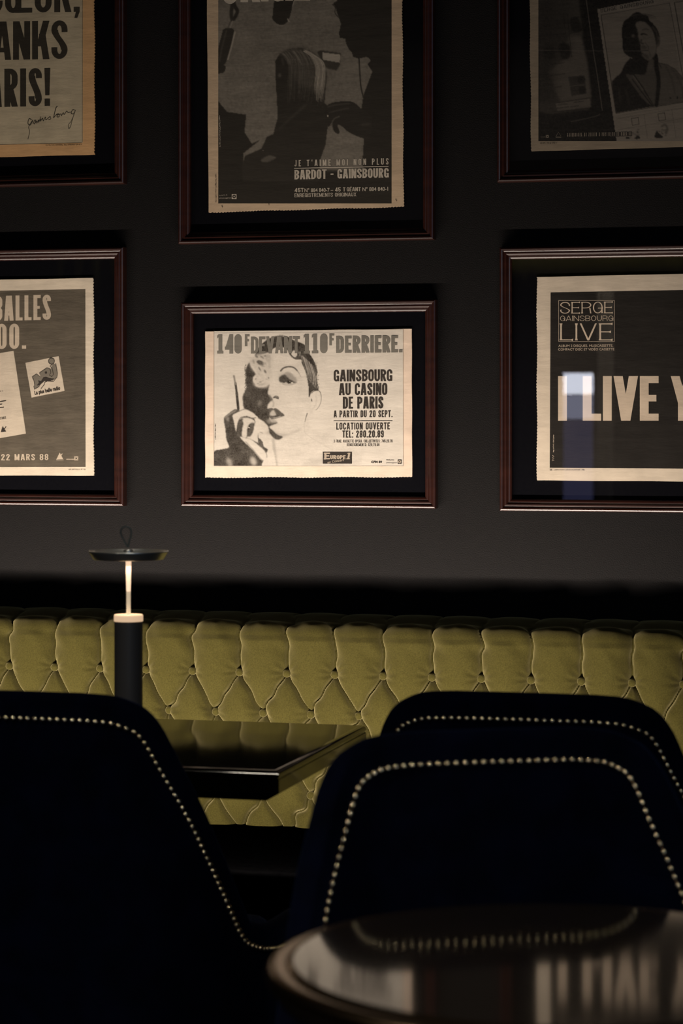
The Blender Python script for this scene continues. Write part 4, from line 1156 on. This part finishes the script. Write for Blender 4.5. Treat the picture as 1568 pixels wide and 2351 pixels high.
# deep dimples at the buttons
near = np.zeros_like(H)
rowi = np.clip(np.round(rd), -8, 0)
off = np.where((rowi.astype(int) % 2) == 0, 0.0, .5)
dx = (xx - off) - np.round(xx - off)
dist = np.hypot(dx * PITCH, (rr - rowi) * ROW)
near = np.exp(-(dist / .0125) ** 2)
amp = 0.030
seam = np.minimum(np.minimum(fa, 1 - fa), np.minimum(fb, 1 - fb)) / 12.1
hh = amp * H - .008 * near - .006 * np.exp(-(seam / .0022) ** 2)
# overlapping folds: the pad above each button sags over the pad below
hh += .0022 * np.sin(xx * 2 * PI * .37 + rr * 1.3) * H
# small radiating puckers near the buttons
ang = np.arctan2((rr - rowi) * ROW, dx * PITCH)
hh += .0011 * np.sin(ang * 9 + np.floor(xx - off + .5) * 2.1) * np.exp(-((dist - .018) / .011) ** 2)
top = np.clip((VV - (ZF - .02)) / .05, 0, 1)
hh *= (1 - .86 * top)
pz = path[None, :, 0]; py = path[None, :, 1]; ny = path[None, :, 2]; nz_ = path[None, :, 3]
co = np.stack([XX, YB + py + ny * hh, pz + nz_ * hh], -1).reshape(-1, 3)
grid_mesh('tufted_back', co, nu, len(path), M['velvet'], bench, True, flip=False)
# buttons
prof = [(0.0001, .0062), (.003, .0059), (.0055, .0048), (.0074, .0026), (.0080, 0.0), (.0080, -.004)]
v, f = lathe(prof, 20)
bme = bpy.data.meshes.new('button'); bme.from_pydata([(a, -c, b) for a, b, c in v], [], [q[::-1] for q in f]); bme.update(); bme.shade_smooth(); bme.materials.append(M['velvet'])
nb = 0
for r in (0, -1, -2, -3):
    for i in range(-14, 10):
        x = PH + (i + (0 if r % 2 == 0 else .5)) * PITCH
        if x < BX0 + .25 or x > BX1 - .25 or nb >= 98: continue
        o = link('button', bme, None, bench); o.location = (x, YB - .006, ROW1_Z + r * ROW); nb += 1
# hard parts of the bench
bm_obj('bench_backing', box_bm(BX0, BX1, -.0955, -.003, .30, ZT - .03), M['black_wood'], bench)
bm_obj('seat_cushion', box_bm(BX0, BX1, -.60, YB - .002, .36, .478, .025, 4), M['black_leather'], bench, True)
bm_obj('bench_base', box_bm(BX0, BX1, -.55, -.10, .0, .36), M['black_wood'], bench)

# ---------------------------------------------------------------- square table at the bench
TX0, TX1, TY0, TY1, TZ = -0.50, 0.206, -1.196, -0.640, 0.75
tab = thing('square_table', 'black lacquered square table with the lit lamp, in front of the bench', 'table', ((TX0 + TX1) / 2, (TY0 + TY1) / 2, 0))
hx, hy = (TX1 - TX0) / 2, (TY1 - TY0) / 2
rings = [(.009 * (1 - math.sin(a)), TZ - .009 * (1 - math.cos(a))) for a in np.linspace(0, PI / 2, 7)] + [ (.002, TZ - .0105), (.002, TZ - .0125), (0, TZ - .0135), (0, TZ - .034), (.027, TZ - .0495)]
v = []; f = []
for d, zz in rings:
    v += [(-hx + d, -hy + d, zz), (hx - d, -hy + d, zz), (hx - d, hy - d, zz), (-hx + d, hy - d, zz)]
f.append((0, 1, 2, 3))
for k in range(len(rings) - 1):
    for i in range(4):
        j = (i + 1) % 4
        f.append((4 * k + i, 4 * k + 4 + i, 4 * k + 4 + j, 4 * k + j))
n0 = 4 * (len(rings) - 1); f.append((n0 + 3, n0 + 2, n0 + 1, n0))
tt_o = mesh('tabletop', v, f, M['lacquer'], tab, True)
tt_o.data.set_sharp_from_angle(angle=math.radians(32))
tt_o.data.polygons[0].use_smooth = False
for e_ in tt_o.data.edges:
    if max(e_.vertices) < 4: e_.use_edge_sharp = True
v, f = lathe([(0.0, .022), (.2, .022), (.215, .016), (.22, 0), (0, 0)], 40); mesh('pedestal_foot', v, f, M['black_wood'], tab, True)
v, f = lathe([(.035, .02), (.03, .1), (.03, .62), (.06, .705)], 24); mesh('pedestal_column', v, f, M['black_wood'], tab, True)

# ---------------------------------------------------------------- cordless lamp
LY = -0.985
lp = P(295, 1500, LY)
lamp = thing('table_lamp', 'slim cordless lamp with a lit rod and flat steel disc, on the square table', 'lamp', (lp.x, LY, TZ))
sc = (lp - EYE).dot(VIEW) / F_PX


def lz(y): return P(295, y, LY).z - TZ


zt = lz(1411); zr0 = lz(1284); zd = lz(1276)
r = 33.5 * sc
v, f = lathe([(0, 0), (r * .92, 0), (r * .96, .002), (r * .97, .004), (r * .97, zt - .012), (r * .955, zt - .0105), (0, zt - .0105)], 48)
mesh('lamp_body', v, f, M['dark_metal'], lamp, True)
v, f = lathe([(0, zt - .0105), (r, zt - .0105), (r * 1.0, zt - .002), (r * .97, zt), (0, zt)], 48)
mesh('diffuser_ring', v, f, M['diffuser'], lamp)
zm = zt + (zr0 - zt) * .42
v, f = lathe([(5.2 * sc, zt - .001), (5.0 * sc, zt + .01), (5.0 * sc, zm)], 20); mesh('clear_rod', v, f, M['glow_low'], lamp, True)
v, f = lathe([(5.0 * sc, zm), (5.6 * sc, zm + .02), (6.6 * sc, zr0 + .002)], 20); mesh('glowing_rod', v, f, M['glow'], lamp, True)
R1, R0 = 92 * sc, 80 * sc
v, f = lathe([(0, zr0), (R0, zr0), (R0 + .001, zr0 + .001), (R1 - .001, zd + .0055), (R1, zd + .0075), (R1 - .0015, zd + .0085), (R1 - .004, zd + .0075), (R0 - .002, zr0 + .006), (0, zr0 + .006)], 64)
mesh('steel_disc', v, f, M['steel'], lamp, True)
v, f = lathe([(0, zr0 + .006), (.0085, zr0 + .006), (.0085, zr0 + .014), (.007, zr0 + .016), (0, zr0 + .016)], 20); mesh('disc_hub', v, f, M['steel'], lamp, True)
zk = zr0 + .015
lpt = []
for (px, py) in ((293, 1256), (285, 1241), (278.5, 1228), (277.5, 1219), (281, 1212), (288, 1209), (296, 1211.5), (301, 1219), (300.5, 1230), (296.5, 1243), (294.5, 1256)):
    p = P(px, py, LY); lpt.append((p.x - lp.x, 0, p.z - TZ))
v, f = tube([tuple(q) for q in cr(lpt, False, 5)], .0016, 8); mesh('carry_loop', v, f, M['strap'], lamp, True)
pl = bpy.data.lights.new('lamp_glow', 'SPOT'); pl.energy = 0.7; pl.color = (1, .72, .45); pl.shadow_soft_size = .012; pl.spot_size = math.radians(150); pl.spot_blend = .8
plo = bpy.data.objects.new('lamp_glow', pl); COL.objects.link(plo); plo.location = (lp.x, LY, TZ + zr0 - .006)


# ---------------------------------------------------------------- upholstered tub chairs
RIMX = [(0, .8885), (.10, .888), (.135, .886), (.155, .883), (.172, .877), (.191, .868), (.204, .855), (.215, .836), (.228, .80), (.245, .755), (.259, .71), (.279, .63), (.293, .565), (.298, .54)]


def rim_of_x(x):
    return float(np.interp(x, [a for a, b in RIMX], [b for a, b in RIMX]))


plan = []
for x in np.linspace(0, .298, 60):
    plan.append((x, -.27 + .2 * (x / .30) ** 4.5, rim_of_x(x)))
for x, y, zz in ((.3085, -.04, .527), (.314, 0.0, .520), (.316, .05, .517), (.315, .10, .515), (.312, .15, .512), (.306, .19, .505), (.298, .22, .490), (.290, .235, .470)):
    plan.append((x, y, zz))
plan = np.array(plan)
ds = np.r_[0, np.cumsum(np.hypot(np.diff(plan[:, 0]), np.diff(plan[:, 1])))]
SV = np.linspace(0, ds[-1], 90)
half = np.stack([np.interp(SV, ds, plan[:, k]) for k in range(3)], 1)
full = np.vstack([half[:0:-1] * np.array((-1, 1, 1)), half])
sfull = np.r_[-SV[:0:-1], SV]
tan = np.gradient(full[:, :2], axis=0); tan /= np.linalg.norm(tan, axis=1)[:, None]
nin = np.stack([-tan[:, 1], tan[:, 0]], 1)       # inward normal (towards the seat)
THK, ZB = 0.030, 0.34


def lean(x, y, zz):
    wgt = max(0, 1 - abs(x) / .30) if y < 0 else 0
    return y + (.885 - zz) * .10 * wgt


def shell_point(i, zz, inner, extra=0.0):
    i0 = int(min(math.floor(i), len(full) - 2)); fr = i - i0
    x, y = full[i0, :2] * (1 - fr) + full[i0 + 1, :2] * fr
    nx_, ny_ = nin[i0] * (1 - fr) + nin[i0 + 1] * fr
    d = (THK + extra) if inner else -extra
    x2, y2 = x + nx_ * d, y + ny_ * d
    return (x2, lean(x, y2, zz), zz)


sv = []; nprof = 0
for i in range(len(full)):
    zr = full[i, 2]; col = []
    rad = THK / 2
    for k in range(12): col.append(shell_point(i, ZB + (zr - rad - ZB) * k / 11, False, .004 * math.sin(PI * k / 11)))
    for k in range(1, 10):
        a = PI * k / 10
        x, y = full[i, 0], full[i, 1]; d = rad - rad * math.cos(a); zz = zr - rad + rad * math.sin(a)
        col.append((x + nin[i, 0] * d, lean(x, y + nin[i, 1] * d, zz), zz))
    for k in range(11, -1, -1): col.append(shell_point(i, ZB + (zr - rad - ZB) * k / 11, True, .006 * math.sin(PI * k / 11)))
    nprof = len(col); sv += col
sf = []
NF = len(full)
for i in range(NF - 1):
    for k in range(nprof - 1):
        sf.append((i * nprof + k, i * nprof + k + 1, (i + 1) * nprof + k + 1, (i + 1) * nprof + k))
    sf.append((i * nprof + nprof - 1, i * nprof, (i + 1) * nprof, (i + 1) * nprof + nprof - 1))
sf.append(tuple(range(nprof))[::-1]); sf.append(tuple((NF - 1) * nprof + k for k in range(nprof)))
# stud line: offset of the rim in the unrolled (s, z) plane
rs = np.stack([sfull, full[:, 2]], 1)
tt = np.gradient(rs, axis=0); tt /= np.linalg.norm(tt, axis=1)[:, None]
ofs = rs + np.stack([tt[:, 1], -tt[:, 0]], 1) * .0375
keep = [0]
cl = np.r_[0, np.cumsum(np.hypot(np.diff(ofs[:, 0]), np.diff(ofs[:, 1])))]


def stud_positions(n, spacing, inner, shift=0):
    mid = float(np.interp(0, ofs[:, 0], cl))
    out = []
    for k in range(-(n // 2) + shift, n // 2 + 1 + shift):
        c = mid + k * spacing
        s_ = float(np.interp(c, cl, ofs[:, 0])); z_ = float(np.interp(c, cl, ofs[:, 1]))
        i = float(np.interp(s_, sfull, np.arange(NF)))
        p = shell_point(i, z_, inner, .0035)
        nrm = nin[int(i)] if inner else -nin[int(i)]
        out.append((p, nrm))
    return out


nme = bpy.data.meshes.new('stud')
v, f = lathe([(.0042, -.001), (.0041, .0004), (.0036, .0019), (.0023, .0031), (.0001, .0036)], 10)
nme.from_pydata(v, [], f); nme.update(); nme.shade_smooth(); nme.materials.append(M['brass'])
shell_me = bpy.data.meshes.new('chair_shell'); shell_me.from_pydata(sv, [], sf); shell_me.update(); shell_me.shade_smooth(); shell_me.materials.append(M['navy'])
# seat cushion: rounded pad inside the tub
sb = box_bm(-.235, .235, -.19, .27, .36, .478, .035, 4)
seat_me = bpy.data.meshes.new('seat_cushion'); sb.to_mesh(seat_me); sb.free(); seat_me.shade_smooth(); seat_me.materials.append(M['navy'])
rail = box_bm(-.24, .24, -.17, .22, .30, .362, .01, 2)
rail_me = bpy.data.meshes.new('seat_rail'); rail.to_mesh(rail_me); rail.free(); rail_me.materials.append(M['navy'])
leg_mes = []
for sx in (-1, 1):
    for ly in (-.15, .19):
        v, f = tube([(sx * .215, ly, .31), (sx * .235, ly * 1.1, 0.0)], [.021, .012], 12)
        me = bpy.data.meshes.new('leg'); me.from_pydata([tuple(q) for q in v], [], f); me.update(); me.materials.append(M['black_wood']); leg_mes.append(me)


def chair(label, back, rz, inner=False, n=98, shift=0):
    """back: world position of the middle of the back's rim"""
    c, s_ = math.cos(rz), math.sin(rz)
    loc = (back[0] - s_ * .27, back[1] + c * .27, 0)
    t = thing('tub_chair', label, 'chair', loc, rz, 'navy velvet tub chairs with brass studs')
    link('chair_shell', shell_me, None, t); link('seat_cushion', seat_me, None, t); link('seat_rail', rail_me, None, t)
    for me in leg_mes: link('leg', me, None, t)
    for p, nrm in stud_positions(n, .01118, inner, shift):
        o = link('stud', nme, None, t); o.location = p
        o.rotation_euler = Vector((nrm[0], nrm[1], 0)).to_track_quat('Z', 'Y').to_euler()
    return t


def camxy(px, d):
    p = EYE + VIEW * d + RIGHT * ((px - 784) / F_PX * d); return (p.x, p.y)


chair('navy velvet studded chair at lower left, its back towards us, below the lamp', camxy(30, 3.45), 0.0, False, 98, 22)
chair('navy velvet studded chair mostly hidden behind another, nearest the bench at right', camxy(1196, 3.43), 0.0)
chair('navy velvet studded chair behind the round table, its whole stud arch in view', camxy(1112, 2.99), math.radians(207.2), True, 76).scale = (1.035, 1.0, 1.01)

# ---------------------------------------------------------------- round side table in the foreground
rt = thing('round_table', 'small round glossy table with a bronze rim in the bottom right corner', 'table', (0.811, -2.331, 0))
v, f = lathe([(0, .7505), (.262, .7505), (.2625, .750)], 128); mesh('tabletop', v, f, M['round_top'], rt)
v, f = lathe([(.2625, .7500), (.266, .7492), (.268, .7465), (.271, .7462), (.277, .7480), (.2835, .7472), (.2885, .7435), (.290, .738), (.289, .732), (.285, .7285), (.280, .727), (.276, .724), (.276, .716), (.272, .714), (.0, .714)], 128)
mesh('rim', v, f, M['bronze'], rt, True)
v, f = lathe([(.03, .02), (.026, .1), (.026, .65), (.07, .714)], 24); mesh('pedestal_column', v, f, M['black_wood'], rt, True)
v, f = lathe([(0, .024), (.19, .022), (.205, .014), (.21, 0), (0, 0)], 48); mesh('pedestal_foot', v, f, M['black_wood'], rt, True)
